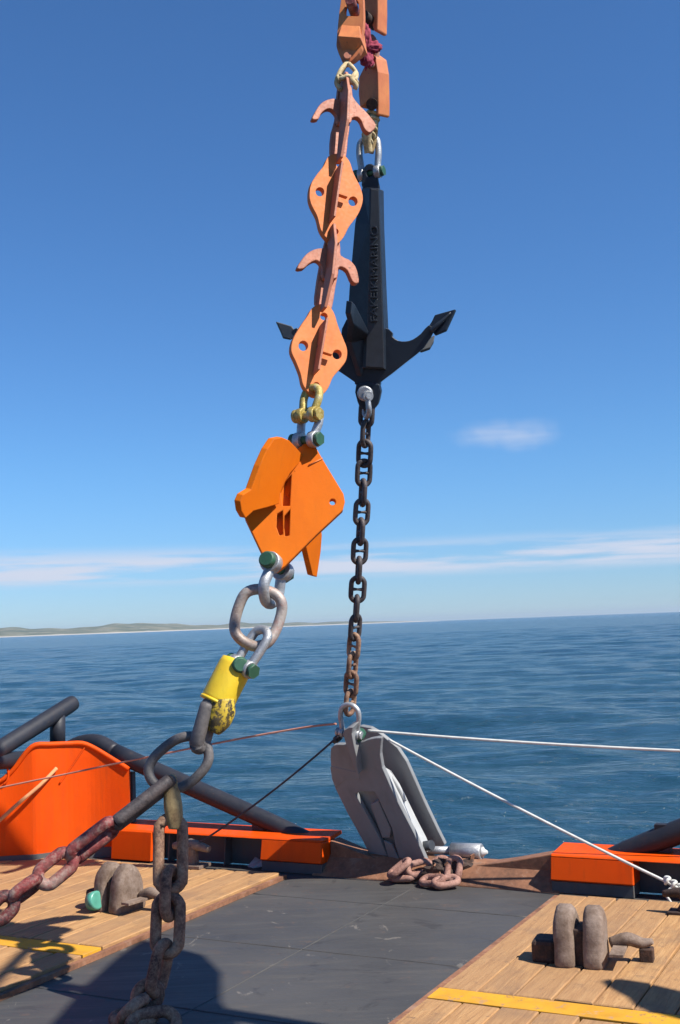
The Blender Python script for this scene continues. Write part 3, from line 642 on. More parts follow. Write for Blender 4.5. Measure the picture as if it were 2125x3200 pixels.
shackle(t, LP(757, 2082, -.03), -ay, V((.86, -.4, .35)), .075, .31, .034, 'galvanised', 'green_pin', bow=1.1)
t = thing('swivel', 'yellow swivel sleeve hanging slantwise below the oval ring', 'swivel', LP(690, 2280))
c0, c1 = LP(744, 2066), LP(677, 2196); dd = (c1 - c0).normalized()
m = MB(); m.lathe(c0, dd, [(0, .075), (.01, .118), (.05, .126), ((c1 - c0).length - .03, .126), ((c1 - c0).length, .12), ((c1 - c0).length + .002, .09)], n=28); m.build('sleeve', 'yellow_paint', t)
m = MB(); m.lathe(c1 - dd * .012, dd, [(0, .11), (0, .13), (.022, .13), (.024, .10)], n=28); m.build('collar', 'yellow_paint', t)
m = MB(); f0 = LP(690, 2190, -.05); m.tube([f0, LP(692, 2225, -.05), LP(682, 2258, -.05), LP(668, 2290, -.05)], [.10, .10, .085, .04], n=14, sq=(1, .8)); m.build('lower_eye', 'yellow_worn', t)
m = MB(); m.lathe(c0 + dd * .03 - ay * .0 + V((.03, -.10, 0)), V((.35, -.93, .1)), [(0, .055), (.03, .06), (.045, .045)], n=16); m.build('green_cap', 'green_pin', t)
t = thing('flat_link', 'dark grey flat link between the yellow swivel and the large grey ring', 'link', LP(625, 2345))
a0, a1 = LP(662, 2190, -.05), LP(618, 2345, -.02); dl = (a1 - a0).normalized()
m = MB(); link(m, (a0 + a1) / 2, dl, perp(dl, NL, R_(62)), (a1 - a0).length + .06, .185, .052, n=14); m.build('link_bar', 'grey_link', t)
# --- large ring
K6 = lambda pts: crop(pts, 400, 2230, .2551)
t = thing('large_ring', 'large dark grey pear shaped ring gathering the two chains', 'ring', LP(545, 2470))
m = MB(); m.tube([LP(x, y) for x, y in K6([(880, 290), (780, 278), (680, 288), (560, 335), (420, 440), (305, 560), (252, 700), (300, 830), (420, 905), (580, 920), (720, 870), (850, 770), (950, 650), (988, 540), (975, 420), (940, 340)])], .036, n=14, closed=True, sub=5); m.build('ring_bar', 'grey_link', t)
# --- hanging rusty chain
t = thing('chain_socket', 'olive brown worn socket hooked over the bottom of the large grey ring', 'socket', LP(541, 2592))
m = MB(); m.tube([LP(x, y, -.02) for x, y in ((533, 2440), (536, 2470), (541, 2520), (545, 2560), (543, 2592))], [.04, .058, .066, .06, .035], n=16, sq=(1, .8)); m.build('body', 'olive_rust', t)
m = MB(); m.tube([LP(536, 2440, -.03), LP(536, 2436, .05), LP(540, 2460, .09), LP(541, 2510, .06)], .038, n=12); m.build('hook_end', 'olive_rust', t)
def chain_px(t, specs, fn, mat, r, stud=False, n=12):
    for (x0, y0, o0), (x1, y1, o1), wpx, ang in specs:
        p, q = fn(x0, y0, o0), fn(x1, y1, o1); d = (q - p); a = d.normalized()
        m = MB(); link(m, (p + q) / 2, a, perp(a, NL, R_(ang)), d.length, wpx, r, stud, n); m.build('link', mat, t)
t = thing('rusty_chain', 'heavy rusty brown chain hanging to the deck below the large grey ring', 'chain', G(420, 3190))
chain_px(t, [((534, 2538, 0), (532, 2800, 0), .245, 4), ((532, 2700, 0), (527, 2884, 0), .235, 78), ((529, 2782, 0), (520, 3000, 0), .245, -6), ((521, 2930, 0), (478, 3122, .0), .235, 70), ((492, 3060, .0), (430, 3166, .0), .235, 28), ((446, 3136, .0), (385, 3170, -.28), .23, 70)], LP, 'rust_chain', .040, n=14)
m = MB(); g = G(418, 3205); link(m, g + V((.0, .0, .05)), V((.8, -.55, .05)).normalized(), V((.55, .8, .1)).normalized(), .38, .24, .042); m.build('link', 'rust_chain', t)
m = MB(); g = G(480, 3225); link(m, g + V((.0, .0, .05)), V((.9, .4, .0)).normalized(), V((-.3, .6, .6)).normalized(), .38, .24, .042); m.build('link', 'rust_chain', t)
# --- red painted chain to the lower left
t = thing('red_chain', 'dark red painted chain pulled away to the lower left from the large grey ring', 'chain', LP(60, 2800))
chain_px(t, [((548, 2430, -.02), (345, 2588, -.15), .165, 80)], LP, 'dark_chain', .048, n=12)
chain_px(t, [((372, 2563, -.14), (206, 2690, -.24), .20, 58), ((238, 2662, -.22), (108, 2768, -.30), .21, 12), ((134, 2738, -.29), (22, 2822, -.36), .21, 80), ((52, 2792, -.35), (-40, 2885, -.42), .20, 15), ((-16, 2855, -.42), (-110, 2960, -.5), .21, 80)], LP, 'red_chain', .042)

# ================================================================== ANCHOR LINE
t = thing('orange_clevis', 'orange clevis with dark pin at the very top of the anchor line', 'clevis', RP(1150, 95))
NQ = V((-.55, -.80, -.1)).normalized()
org = RP(1150, 60)
m = MB(); plate(m, K1([(905, -200), (1100, -200), (1104, 120), (1098, 370), (1055, 385), (1030, 300), (1050, 215), (1000, 170), (930, 180), (925, 60)]), org, NQ, .17); m.build('body', 'orange_socket', t, bevel=.012)
m = MB(); a = RP(1152, 58, -.02); m.cyl(a + V((-.05, -.05, 0)), a + V((.06, .12, 0)), .055); m.build('pin', 'dark_rust', t)
t = thing('red_rag', 'crimson cloth rag tied round the anchor line', 'rag', RP(1150, 205))
bm = bmesh.new()
for (x, y, o), sc in (((1140, 118, -.10), (.05, .05, .13)), ((1158, 148, -.08), (.10, .05, .055)), ((1146, 184, -.10), (.055, .05, .09)), ((1132, 152, -.10), (.04, .04, .10))):
    r_ = bmesh.ops.create_icosphere(bm, subdivisions=4, radius=1); c = RP(x, y, o) - BASE[t.name]
    for v in r_['verts']:
        f = 1 + .5 * noise.noise(V((v.co.x * 3 + x, v.co.y * 3, v.co.z * 1.2))) + .25 * noise.noise(v.co * 6 + V((0, x, 0))); v.co = c + V((v.co.x * sc[0], v.co.y * sc[1], v.co.z * sc[2])) * f
me = bpy.data.meshes.new('cloth'); bm.to_mesh(me); bm.free(); me.materials.append(MATS['red_cloth']); me.polygons.foreach_set('use_smooth', [True] * len(me.polygons))
o = bpy.data.objects.new('cloth', me); COL.objects.link(o); o.parent = t
t = thing('orange_bar_link', 'orange square bar link under the crimson rag beside the tan rope', 'link', RP(1150, 350))
org = RP(1150, 260); NB = V((-.75, -.64, -.1)).normalized()
m = MB(); plate(m, K1([(985, 640), (1070, 700), (1100, 880), (1108, 1250), (1106, 1400), (1080, 1420), (1070, 1240), (1010, 1200), (925, 1290), (880, 1320), (862, 1150), (866, 950), (940, 800)]), org, NB, .15); m.build('body', 'orange_socket', t, bevel=.01)
m = MB(); m.cyl(RP(1162, 326, -.12), RP(1168, 322, .16), .055); m.build('pin', 'dark_rust', t)
m = MB(); m.tube([RP(x, y, o) for x, y, o in ((1140, 165, 0), (1148, 185, -.06), (1160, 205, -.06), (1172, 190, 0), (1175, 150, .02), (1160, 118, .02), (1145, 132, 0))], .035, n=10, closed=True); m.build('top_eye', 'pink_rust', t)
t = thing('rope_strop', 'weathered tan rope strop between the orange bar link and the anchor shackle', 'rope', RP(1155, 480))
m = MB(); m.tube([RP(x, y, o) for x, y, o in ((1170, 350, -.02), (1164, 385, -.04), (1152, 405, -.05), (1148, 440, -.04), (1152, 478, -.02))], [.03, .05, .05, .042, .04], n=12); m.build('near_part', 'tan_rope', t)
m = MB(); m.tube([RP(x, y, o) for x, y, o in ((1176, 360, .02), (1172, 400, .02), (1168, 430, .04), (1158, 478, .03))], [.025, .03, .035, .03], n=10); m.build('far_part', 'olive_rust', t)
# --- black grapnel anchor
K9 = lambda pts: crop(pts, 900, 500, .3827)
t = thing('anchor', 'big black grapnel anchor with raised lettering down its shank', 'anchor', RP(1145, 1275))
NA = V((-.10, -.97, -.22)).normalized(); org = RP(1150, 900)
def ap(x, y, o=0.0): return onplane(*K9([(x, y)])[0], org + NA * o, NA)
secs = [(225, 668, 742, 606, 781), (520, 668, 752, 546, 786), (1030, 655, 770, 502, 805), (1400, 642, 782, 478, 822), (1700, 634, 788, 470, 822)]
m = MB(); vs = []
for y, l, r, ol, orr in secs: vs += [ap(l, y, .10), ap(r, y + 8, .10), ap(orr, y + 25, -.03), ap(orr - 20, y + 25, -.15), ap(ol + 30, y, -.15), ap(ol, y, -.03)]
n_ = len(secs); fs = [(i * 6 + j, (i + 1) * 6 + j, (i + 1) * 6 + (j + 1) % 6, i * 6 + (j + 1) % 6) for i in range(n_ - 1) for j in range(6)] + [tuple(range(6)), tuple((n_ - 1) * 6 + j for j in reversed(range(6)))]
m.add(vs, fs); m.build('shank', 'black_paint', t, bevel=.008)
m = MB(); plate(m, K9([(678, 236), (738, 244), (783, 1698), (634, 1686)]), org + NA * .125, NA, .03); m.build('shank_web', 'steel_dark', t, bevel=.004)
m = MB(); plate(m, K9(cz(spline([(612, 240), (606, 150), (622, 60), (660, 30), (700, 40), (726, 90), (738, 170), (742, 250)], 2))), org - NA * .0, NA, .09, [K9(circ(668, 110, 26))]); m.build('head_eye', 'black_paint', t, bevel=.01)
crown = [(478, 1300), (822, 1380), (850, 1440), (900, 1475), (960, 1481), (1020, 1465), (1085, 1418), (1150, 1348), (1190, 1400), (1130, 1500), (1085, 1556), (950, 1662), (850, 1742), (752, 1816), (748, 1840), (555, 1836), (545, 1815), (430, 1735), (300, 1650), (120, 1500), (30, 1420), (70, 1370), (180, 1450), (320, 1490), (430, 1470)]
m = MB(); plate(m, K9(cz(spline(crown, 2))), org + NA * .045, NA, .17); m.build('arms', 'black_paint', t, bevel=.02, seg=3)
m = MB(); plate(m, K9(cz(spline([(556, 1830), (748, 1830), (748, 1955), (722, 2012), (688, 2042), (640, 2050), (598, 2026), (566, 1972)], 2))), org + NA * .06, NA, .16, [K9(circ(632, 1905, 40))]); m.build('crown_eye', 'black_paint', t, bevel=.012)
def palm(px, off, tilt, mat='black_paint'):
    n = (NA + tilt).normalized(); c = ap(*px[len(px) // 2], off); m = MB(); plate(m, K9(px), c, n, .05); return m.build('palm', mat, t, bevel=.008)
palm([(1150, 1352), (1172, 1318), (1198, 1264), (1366, 1217), (1352, 1250), (1288, 1390), (1226, 1416), (1196, 1428)], .05, V((-.25, 0, .25)))
m = MB(); pc = ap(1190, 1420, .10); m.tube([ap(1165, 1400, .07), ap(1230, 1340, .075), ap(1330, 1245, .06)], [.03, .025, .006], n=8); m.build('palm_rib', 'black_paint', t)
palm([(1200, 1425), (1190, 1480), (1160, 1532), (1090, 1556), (1060, 1540), (1130, 1470)], -.14, V((.1, 0, .5)), 'steel_dark')
palm([(-98, 1317), (30, 1355), (62, 1395), (70, 1440), (20, 1462), (-40, 1450), (-60, 1400)], .04, V((.2, 0, .2)))
m = MB(); w = ap(640, 1440, .02); d1 = ap(476, 1145, .55); d2 = ap(505, 1175, .50); lo = ap(470, 1480, .12); lo2 = ap(560, 1760, .05)
m.prism([w, d2, d1, ap(466, 1250, .56), ap(488, 1330, .45), lo, lo2], (d1 - w).cross(lo2 - w).normalized() * .06); m.build('front_arm', 'black_paint', t, bevel=.008)
m = MB(); m.lathe(ap(632, 1905, .03), NA, [(0, .075), (.04, .078), (.075, .075), (.085, .06)], n=20); m.build('crown_pin', 'galvanised', t)
fc = bpy.data.curves.new('lettering', 'FONT'); fc.body = 'FAKEIKIMARINO'; fc.size = 1; fc.extrude = .06; fc.bevel_depth = .012; fc.align_x = 'CENTER'; fc.align_y = 'CENTER'
fo = bpy.data.objects.new('lettering_curve', fc); COL.objects.link(fo)
bpy.context.view_layer.update(); me = bpy.data.meshes.new_from_object(fo.evaluated_get(bpy.context.evaluated_depsgraph_get())); bpy.data.objects.remove(fo)
lo_ = bpy.data.objects.new('lettering', me); COL.objects.link(lo_); me.materials.clear(); me.materials.append(MATS['black_paint']); lo_.parent = t
p0, p1 = ap(704, 1320, .13), ap(708, 540, .13); up_ = (p1 - p0); ln_ = up_.length; up_.normalize(); w_ = up_.cross(NA).normalized()
xs = [v.co.x for v in me.vertices]; kx = ln_ / (max(xs) - min(xs)); ky = .098
mx = Matrix((( up_.x * kx, -w_.x * ky * -1 * -1, NA.x * .3, 0), (up_.y * kx, -w_.y * ky, NA.y * .3, 0), (up_.z * kx, -w_.z * ky, NA.z * .3, 0), (0, 0, 0, 1)))
if mx.to_3x3().determinant() < 0: mx = mx @ Matrix.Diagonal((1, -1, 1, 1))
lo_.matrix_basis = Matrix.Translation((p0 + p1) / 2 - BASE[t.name]) @ mx

t = [o for o in COL.objects if o.name.startswith('rope_strop')][0]
for i in range(6):
    c = RP(1166 - i * 3.4, 356 + i * 17, -.02); ax_ = V((.2, .1, 1)).normalized(); e1 = ax_.orthogonal().normalized(); e2 = ax_.cross(e1); rr_ = .052 + .012 * math.sin(i * 2.3)
    m = MB(); m.tube([c + (e1 * math.cos(j * math.pi / 4) + e2 * math.sin(j * math.pi / 4)) * rr_ + ax_ * .014 * math.sin(j * math.pi / 4 + i) for j in range(8)], .017, n=7, closed=True, sub=2); m.build('seizing_turn', 'tan_rope', t)
t = thing('anchor_shackle', 'silver shackle with green pin on the head of the black anchor', 'shackle', RP(1155, 560))
shackle(t, ap(668, 110, -.045), V((0, 0, 1)), V((.90, -.42, 0)), .085, .36, .032, 'galvanised', 'green_pin', bow=1.18, head=1.9)

# --- stud link chain below the anchor
t = thing('stud_chain', 'dark stud link chain hanging from the anchor crown to the grey frame', 'chain', RP(1093, 2215))
cp = [(1147, 1262), (1140, 1400), (1134, 1540), (1127, 1657), (1120, 1800), (1110, 1960), (1101, 2080), (1092, 2225)]
cpath = [RP(q.x, q.y) for q in spline([(x, y) for x, y in cp], 12, False)]
acc = [0.0]
for i in range(1, len(cpath)): acc.append(acc[-1] + (cpath[i] - cpath[i - 1]).length)
def along(d):
    for i in range(1, len(acc)):
        if acc[i] >= d: f = (d - acc[i - 1]) / (acc[i] - acc[i - 1]); return cpath[i - 1].lerp(cpath[i], f)
    return cpath[-1] + (cpath[-1] - cpath[-2]).normalized() * (d - acc[-1])
NLk = 16; pit = acc[-1] / NLk; rl = pit / 8 * 1.03
for i in range(NLk):
    p, q = along(i * pit), along((i + 1) * pit); a = (q - p).normalized()
    ang = 90 * ((i + 1) % 2) + 12 + (random.uniform(-10, 10)) + (38 if i > 10 else 0) + (45 if i < 3 else 0)
    m = MB(); link(m, (p + q) / 2, a, perp(a, NR, R_(ang)), pit + 4 * rl, 7.2 * rl, rl, True, n=10); m.build('link', 'dark_chain' if i < 12 else 'rust_chain', t)
t = thing('crown_shackle', 'bright shackle joining the anchor crown to the stud link chain', 'shackle', RP(1145, 1300))
shackle(t, RP(1142, 1238, -.05), RP(1147, 1300) - RP(1143, 1238), V((.25, -.95, 0)), .07, .20, .028, 'galvanised', 'galvanised', nut=False)

# ================================================================== GREY FRAME STANDING ON THE STERN
K5 = lambda pts: crop(pts, 950, 2150, .4145)
t = thing('clevis_frame', 'grey painted twin plate clevis frame leaning on the stern sill below the stud chain', 'frame', G(1270, 2735))
ax0 = (RP(1085, 2290, -.05) - G(1265, 2732)).normalized()
ND = V((-.62, -.74, 0)); ND = (ND - ax0 * ND.dot(ax0)).normalized(); org = G(1270, 2735)
def gp(pts, o=0.0): return [onplane(x, y, org + ND * o, ND) for x, y in K5(pts)]
front = [(570, 1412), (440, 1150), (330, 950), (240, 770), (210, 690), (197, 520), (200, 460), (222, 434), (250, 428), (330, 430), (392, 440), (430, 412), (490, 388), (545, 378), (583, 378), (575, 440), (572, 500), (588, 600), (640, 720), (700, 850), (830, 1100), (930, 1330), (968, 1388), (900, 1400)]
m = MB(); m.prism(gp(front), ND * -.055, [gp([(388, 802), (420, 782), (530, 786), (556, 830), (662, 1060), (690, 1200), (720, 1300), (650, 1320), (575, 1145)])]); m.build('front_plate', 'grey_paint', t, bevel=.01)
back = [(368, 300), (430, 290), (500, 303), (560, 338), (620, 385), (700, 450), (770, 555), (830, 690), (900, 850), (1000, 1060), (1062, 1185), (1000, 1222), (960, 1300), (860, 1290), (700, 1000), (560, 720), (450, 560), (392, 420)]
m = MB(); bo = [onplane(x, y, org - ND * .42, ND) for x, y in K5(back)]; m.prism(bo, ND * -.05); m.build('rear_plate', 'grey_paint', t, bevel=.01)
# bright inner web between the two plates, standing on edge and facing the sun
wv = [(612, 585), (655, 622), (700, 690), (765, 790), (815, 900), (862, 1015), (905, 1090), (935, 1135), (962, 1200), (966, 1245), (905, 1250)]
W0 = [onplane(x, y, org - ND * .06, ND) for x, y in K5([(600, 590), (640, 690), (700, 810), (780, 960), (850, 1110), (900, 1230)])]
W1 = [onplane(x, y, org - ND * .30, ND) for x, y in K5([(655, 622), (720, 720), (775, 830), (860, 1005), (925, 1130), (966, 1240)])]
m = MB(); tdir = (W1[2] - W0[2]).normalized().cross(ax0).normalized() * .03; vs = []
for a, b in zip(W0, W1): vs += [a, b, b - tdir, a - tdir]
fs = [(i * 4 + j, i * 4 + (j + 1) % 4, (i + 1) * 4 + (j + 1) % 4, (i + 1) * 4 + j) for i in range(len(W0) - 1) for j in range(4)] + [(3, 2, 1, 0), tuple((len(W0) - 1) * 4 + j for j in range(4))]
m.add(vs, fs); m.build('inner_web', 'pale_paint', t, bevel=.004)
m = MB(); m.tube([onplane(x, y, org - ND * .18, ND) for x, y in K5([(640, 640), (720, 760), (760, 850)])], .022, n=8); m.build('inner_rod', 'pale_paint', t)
m = MB(); m.lathe(onplane(*K5([(925, 1190)])[0], org - ND * .15, ND), (W1[0] - W1[-1]).normalized().cross(ND), [(-.07, .05), (.07, .05)], n=16); m.build('foot_roller', 'steel_dark', t)
# lug strap wrapped over the pin at the head
strap = [(300, 372), (290, 345), (305, 318), (340, 300), (366, 298), (358, 345), (372, 420), (395, 520), (402, 600), (410, 655), (395, 640), (350, 520), (320, 440)]
m = MB(); m.prism(gp(strap, .085), ND * -.16); m.build('lug_strap', 'grey_paint', t, bevel=.008)
pc = onplane(*K5([(405, 365)])[0], org - ND * .05, ND); m = MB(); m.cyl(pc + ND * .06, pc - ND * .08, .055); pn = m.build('head_pin', 'green_pin', t)
m = MB(); m.lathe(pc + ND * .0, V((.2, -.9, .35)), [(0, .06), (.05, .062), (.07, .04)], n=18); m.build('pin_cap', 'green_pin', pn)
m = MB(); b0 = onplane(*K5([(262, 372)])[0], org, ND); m.hexnut(b0 + ND * .05, b0 - ND * .02, .04); m.hexnut(b0 + ND * .09, b0 + ND * .05, .025); m.build('bolt', 'steel_dark', t)
# relief on the face: shadowed channel and raised pads
m = MB(); m.prism(gp([(420, 640), (205, 590), (198, 600), (212, 690), (238, 760), (300, 700), (420, 690)], .004), ND * -.02); m.build('side_tab', 'grey_paint', t, bevel=.004)
m = MB(); m.prism(gp([(370, 770), (570, 770), (760, 1340), (600, 1350)], -.075), ND * -.02); m.build('channel_floor', 'grey_paint', t)
m = MB(); m.prism(gp([(500, 880), (560, 850), (655, 1070), (645, 1130), (590, 1130)], -.012), ND * -.06); m.build('face_bar', 'grey_paint', t, bevel=.008)
m = MB(); m.prism(gp([(600, 1150), (660, 1180), (740, 1350), (790, 1352), (800, 1362), (670, 1370), (640, 1300)], .016), ND * -.02); m.build('face_pad', 'grey_paint', t, bevel=.006)
t = thing('frame_shackle', 'thin galvanised shackle on the head of the grey clevis frame', 'shackle', RP(1092, 2290))
shackle(t, RP(1092, 2292, -.1), RP(1093, 2205, -.1) - RP(1092, 2292, -.1), V((.9, -.45, 0)), .085, .30, .026, 'galvanised', 'galvanised', bow=1.2)
# --- steel roller bar behind the frame, chain heap, bent plate
t = thing('roller_bar', 'shiny stepped steel bar lying on the stern sill right of the grey frame', 'bar', sp(1420, 2690))
def sill(x, y): return onplane(x, y, D(11.2, 0), DU)
a, b, c_ = sill(1300, 2676), sill(1413, 2669), sill(1506, 2662); zz = .235
a.z, b.z, c_.z = zz + .01, zz + .022, zz + .028
m = MB(); m.cyl(a, b, .042); m.build('shaft', 'galvanised', t)
m = MB(); d_ = (c_ - b).normalized(); m.lathe(b, d_, [(0, .045), (0, .083), ((c_ - b).length - .01, .083), ((c_ - b).length, .072)], n=24); m.build('barrel', 'galvanised', t)
m = MB(); m.lathe(c_ , d_, [(0, .05), (.015, .05), (.03, .03), (.06, .015)], n=12); m.build('end_stub', 'white_paint', t)
t = thing('chain_heap', 'small heap of pinkish rusty chain on the deck at the foot of the grey frame', 'chain', G(1330, 2780))
hp = [((1250, 2764), .16, V((.5, .1, .35)), V((.3, .8, .3))), ((1262, 2758), .06, V((.9, -.3, .1)), V((.2, .9, .15))), ((1312, 2758), .14, V((.95, .15, .18)), V((-.1, .5, .7))), ((1352, 2774), .07, V((.75, -.6, .1)), V((.5, .6, .3))), ((1395, 2778), .07, V((.95, .2, .1)), V((-.2, .9, .3))), ((1420, 2768), .16, V((.2, .5, .7)), V((.8, -.3, .1))), ((1372, 2752), .15, V((.6, .5, .3)), V((-.5, .6, .4)))]
for (x, y), h, a, w in hp:
    a = a.normalized(); w = (w - a * w.dot(a)).normalized(); g = G(x, y); m = MB(); link(m, g + UP * h, a, w, .30, .185, .034, n=10); m.build('link', 'pink_rust', t)
t = thing('scrap_lump', 'crumpled lump of flaking rusty scrap beside the chain heap under the bar', 'scrap', G(1425, 2760))
bm = bmesh.new(); bmesh.ops.create_icosphere(bm, subdivisions=4, radius=1)
g = G(1408, 2758)
for v in bm.verts:
    n_ = noise.fractal(v.co * 1.6 + V((3, 1, 2)), 1.0, 2.0, 5) + .35 * noise.noise(v.co * 6)
    v.co = V((v.co.x * .22, v.co.y * .14, max(v.co.z, -.35) * .17)) * (1 + .55 * n_)
me = bpy.data.meshes.new('lump'); bm.to_mesh(me); bm.free(); me.materials.append(MATS['dark_rust'])
o = bpy.data.objects.new('lump', me); COL.objects.link(o); o.parent = t; o.location = g + UP * .08 - BASE[t.name]
m = MB()
for i in range(16):
    c = g + V((random.uniform(-.2, .26), random.uniform(-.14, .08), random.uniform(.06, .24))); d = V((random.gauss(0, 1), random.gauss(0, 1), random.gauss(0, 1))).normalized(); e = d.orthogonal().normalized()
    m.box(c, d * random.uniform(.02, .06), e * random.uniform(.02, .05), d.cross(e) * .006)
m.build('flakes', 'sill_rust', t)['kind'] = 'stuff'
t = thing('bent_plate', 'bent grey steel plate lying against the sill left of the grey frame', 'plate', G(1120, 2722))
q = [G(1022, 2722), G(1250, 2735), G(1250, 2700), G(1025, 2702)]
m = MB(); m.prism([p + UP * .003 for p in q], UP * .07); m.build('base_slab', 'steel_dark', t, bevel=.006)
m = MB(); f = [G(1020, 2716) + UP * .08, G(1100, 2722) + UP * .08, G(1112, 2690) + UP * .17, G(1050, 2682) + UP * .15]; n_ = (f[1] - f[0]).cross(f[3] - f[0]).normalized(); f[2] -= n_ * (f[2] - f[0]).dot(n_); m.prism(f, n_ * .014); m.build('raised_flap', 'grey_paint', t, bevel=.003)
m = MB(); f = [G(1105, 2724) + UP * .08, G(1240, 2736) + UP * .08, G(1225, 2706) + UP * .12, G(1120, 2696) + UP * .12]; n_ = (f[1] - f[0]).cross(f[3] - f[0]).normalized(); f[2] -= n_ * (f[2] - f[0]).dot(n_); m.prism(f, n_ * .014); m.build('flat_flap', 'steel_dark', t, bevel=.003)

# ================================================================== chain jaws let into the timber on both sides
def jaws(px, rotz, label, roller, flip=1):
    g = G(*px); t = thing('chain_jaw', label, 'chain jaw', g + UP * .062, 'chain stopper jaws')
    ex = V((math.cos(rotz), math.sin(rotz), 0)); ey = V((-ex.y, ex.x, 0)); g = g + UP * .062
    def L(x, y, z): return g + ex * x * flip + ey * y + UP * z
    for sx in (-1, 1):
        prof = [(-.16, -.02), (.17, -.02), (.17, .16), (.15, .27), (.10, .36), (.03, .41), (-.04, .41), (-.11, .35), (-.15, .25), (-.16, .14)]
        m = MB(); cs = [(y, z) for y, z, _ in ((q.x, q.y, 0) for q in spline(prof, 3))]; vs = []
        for fx, sc in ((-1, .80), (-.86, .92), (-.55, 1), (.55, 1), (.86, .92), (1, .80)):
            vs += [L(sx * .105 + fx * .074 + .012 * noise.noise(V((y * 4, z * 4, sx))), y * sc, (z - .16) * (sc if z > .16 else 1) + .16 + -.004 * noise.noise(V((z * 9, y * 20, fx)))) for y, z in cs]
        nn = len(cs); fs = [(r * nn + q, r * nn + (q + 1) % nn, (r + 1) * nn + (q + 1) % nn, (r + 1) * nn + q) for r in range(5) for q in range(nn)]
        m.add(vs, fs, True); m.add(vs[:nn], [tuple(range(nn))]); m.add(vs[-nn:], [tuple(range(nn))]); m.build('jaw_cheek', 'jaw_rust', t)
    m = MB(); m.box(L(.0, .02, .12), ex * .045, ey * .13, UP * .14); m.build('core_block', 'dark_rust', t, bevel=.01)
    m = MB(); m.box(L(-.27, .03, .075), ex * .09, ey * .12, UP * .085); m.build('side_block', 'dark_rust', t, bevel=.03)
    m = MB(); m.box(L(.27, -.02, .11), ex * .05, ey * .16, UP * .012); m.build('cover_strip', 'jaw_rust', t, bevel=.004)
    m = MB(); m.tube([L(.2, .10, .12), L(.32, .10, .16), L(.42, .12, .13), L(.50, .12, .15)], [.045, .05, .042, .02], n=7); m.build('locking_arm', 'jaw_rust', t)
    m = MB(); m.box(L(.45, .13, .05), ex * .05, ey * .05, UP * .05); m.build('arm_rest', 'dark_rust', t, bevel=.01)
    if roller: m = MB(); m.lathe(L(-.12, -.20, .10), ex + UP * .25, [(-.03, .07), (-.02, .085), (.05, .085), (.06, .07)], n=20); m.build('roller', 'teal', t)
    return t
jaws((1822, 3035), -YAW + .12, 'rusty twin cheek chain jaw set in the planks on the right', False)
jaws((372, 2862), -YAW - .15, 'rusty chain jaw with a teal roller in the planks behind the hanging chain', True, 1)
def cleat(px, label, mat, s=1.0):
    g = G(*px) + UP * .064; t = thing('cleat', label, 'cleat', g)
    m = MB(); m.prism([g + DV * x * s + DU * y * s for x, y in ((-.15, -.1), (.15, -.1), (.15, .1), (-.15, .1))], UP * .03 * s); m.build('base_plate', mat, t, bevel=.005)
    m = MB(); m.tube([g + UP * .02, g + UP * .11 * s + DV * .02, g + UP * .20 * s], [.07 * s, .05 * s, .062 * s], n=12); m.build('post', mat, t)
    m = MB(); m.tube([g + DV * -.2 * s + UP * .18 * s, g + UP * .205 * s, g + DV * .2 * s + UP * .17 * s], [.03 * s, .055 * s, .03 * s], n=10); m.build('horn', mat, t)
    return t, g
cleat((2140, 2880), 'dark rusty cleat on the planks at the right edge', 'dark_rust', .85)
ct, cg = cleat((600, 2728), 'rusty deck cleat with a dark line made fast beside the hanging chain', 'jaw_rust', 1.15)
t = thing('tin_scrap', 'small shiny bent tin scrap under the low stern cap rail', 'scrap', G(795, 2712))
g = G(795, 2712); m = MB(); m.add([g + DV * x + UP * z + DU * y for x, y, z in ((-.09, 0, .01), (.0, -.03, .005), (.10, .03, .015), (.12, .1, .13), (.02, .12, .06), (-.06, .12, .09))], [(0, 1, 4, 5), (1, 2, 3, 4)]); o = m.build('sheet', 'pale_paint', t); sd = o.modifiers.new('s', 'SOLIDIFY'); sd.thickness = .006

# ================================================================== ropes
def rope(label, pts, r, mat, extra=None, name='rope'):
    m = MB(); m.tube(pts, r, n=8, sub=8); o = m.build(name, mat); tag(o, label, 'rope'); return o
def sag(a, b, s, n=8): return [a.lerp(b, i / n) - UP * (4 * s * (i / n) * (1 - i / n)) for i in range(n + 1)]
fr_ = RP(1150, 2283, -.05)
far = onplane(2125, 2338, D(10.9, 0), DU); ext = far + (far - fr_) * .35
rope('white rope running level from the grey frame to the right edge', sag(fr_, ext, .03), .013, 'white_rope')
st_ = onplane(*K5([(640, 390)])[0], org - ND * .4, ND); en = onplane(2100, 2765, D(10.7, 0), DU)
rp = rope('white rope slanting down from the grey frame to a knot on the right', sag(st_, en, .02) + [onplane(2150, 2800, D(10.68, 0), DU)], .014, 'white_rope')
t = thing('rope_knot', 'frayed white rope knot at the end of the slanting rope', 'knot', en)
for i in range(3):
    c = en + V((-.05 + .055 * i, -.02, .045 - .035 * i)); e = V((.8, .1, -.5)).normalized(); f_ = e.cross(V((0, -1, .3))).normalized(); h_ = e.cross(f_)
    m = MB(); m.tube([c + (f_ * math.cos(2 * math.pi * j / 8) + h_ * math.sin(2 * math.pi * j / 8)) * .03 + e * .012 * math.sin(j * 1.7) for j in range(8)], .015, n=8, closed=True); m.build('turn', 'white_rope', t)
m = MB(); m.tube([en + V((.0, -.04, 0)), en + V((-.07, -.05, -.07)), en + V((-.03, -.06, -.16)), en + V((-.1, -.05, -.24))], [.012, .013, .012, .02], n=8); m.build('tail', 'white_rope', t)
rope('thin dark line from the grey frame down to the deck cleat', sag(RP(1058, 2300, -.1), cg + UP * .2, .05) + [cg + UP * .1 + DV * .05], .011, 'dark_rope')
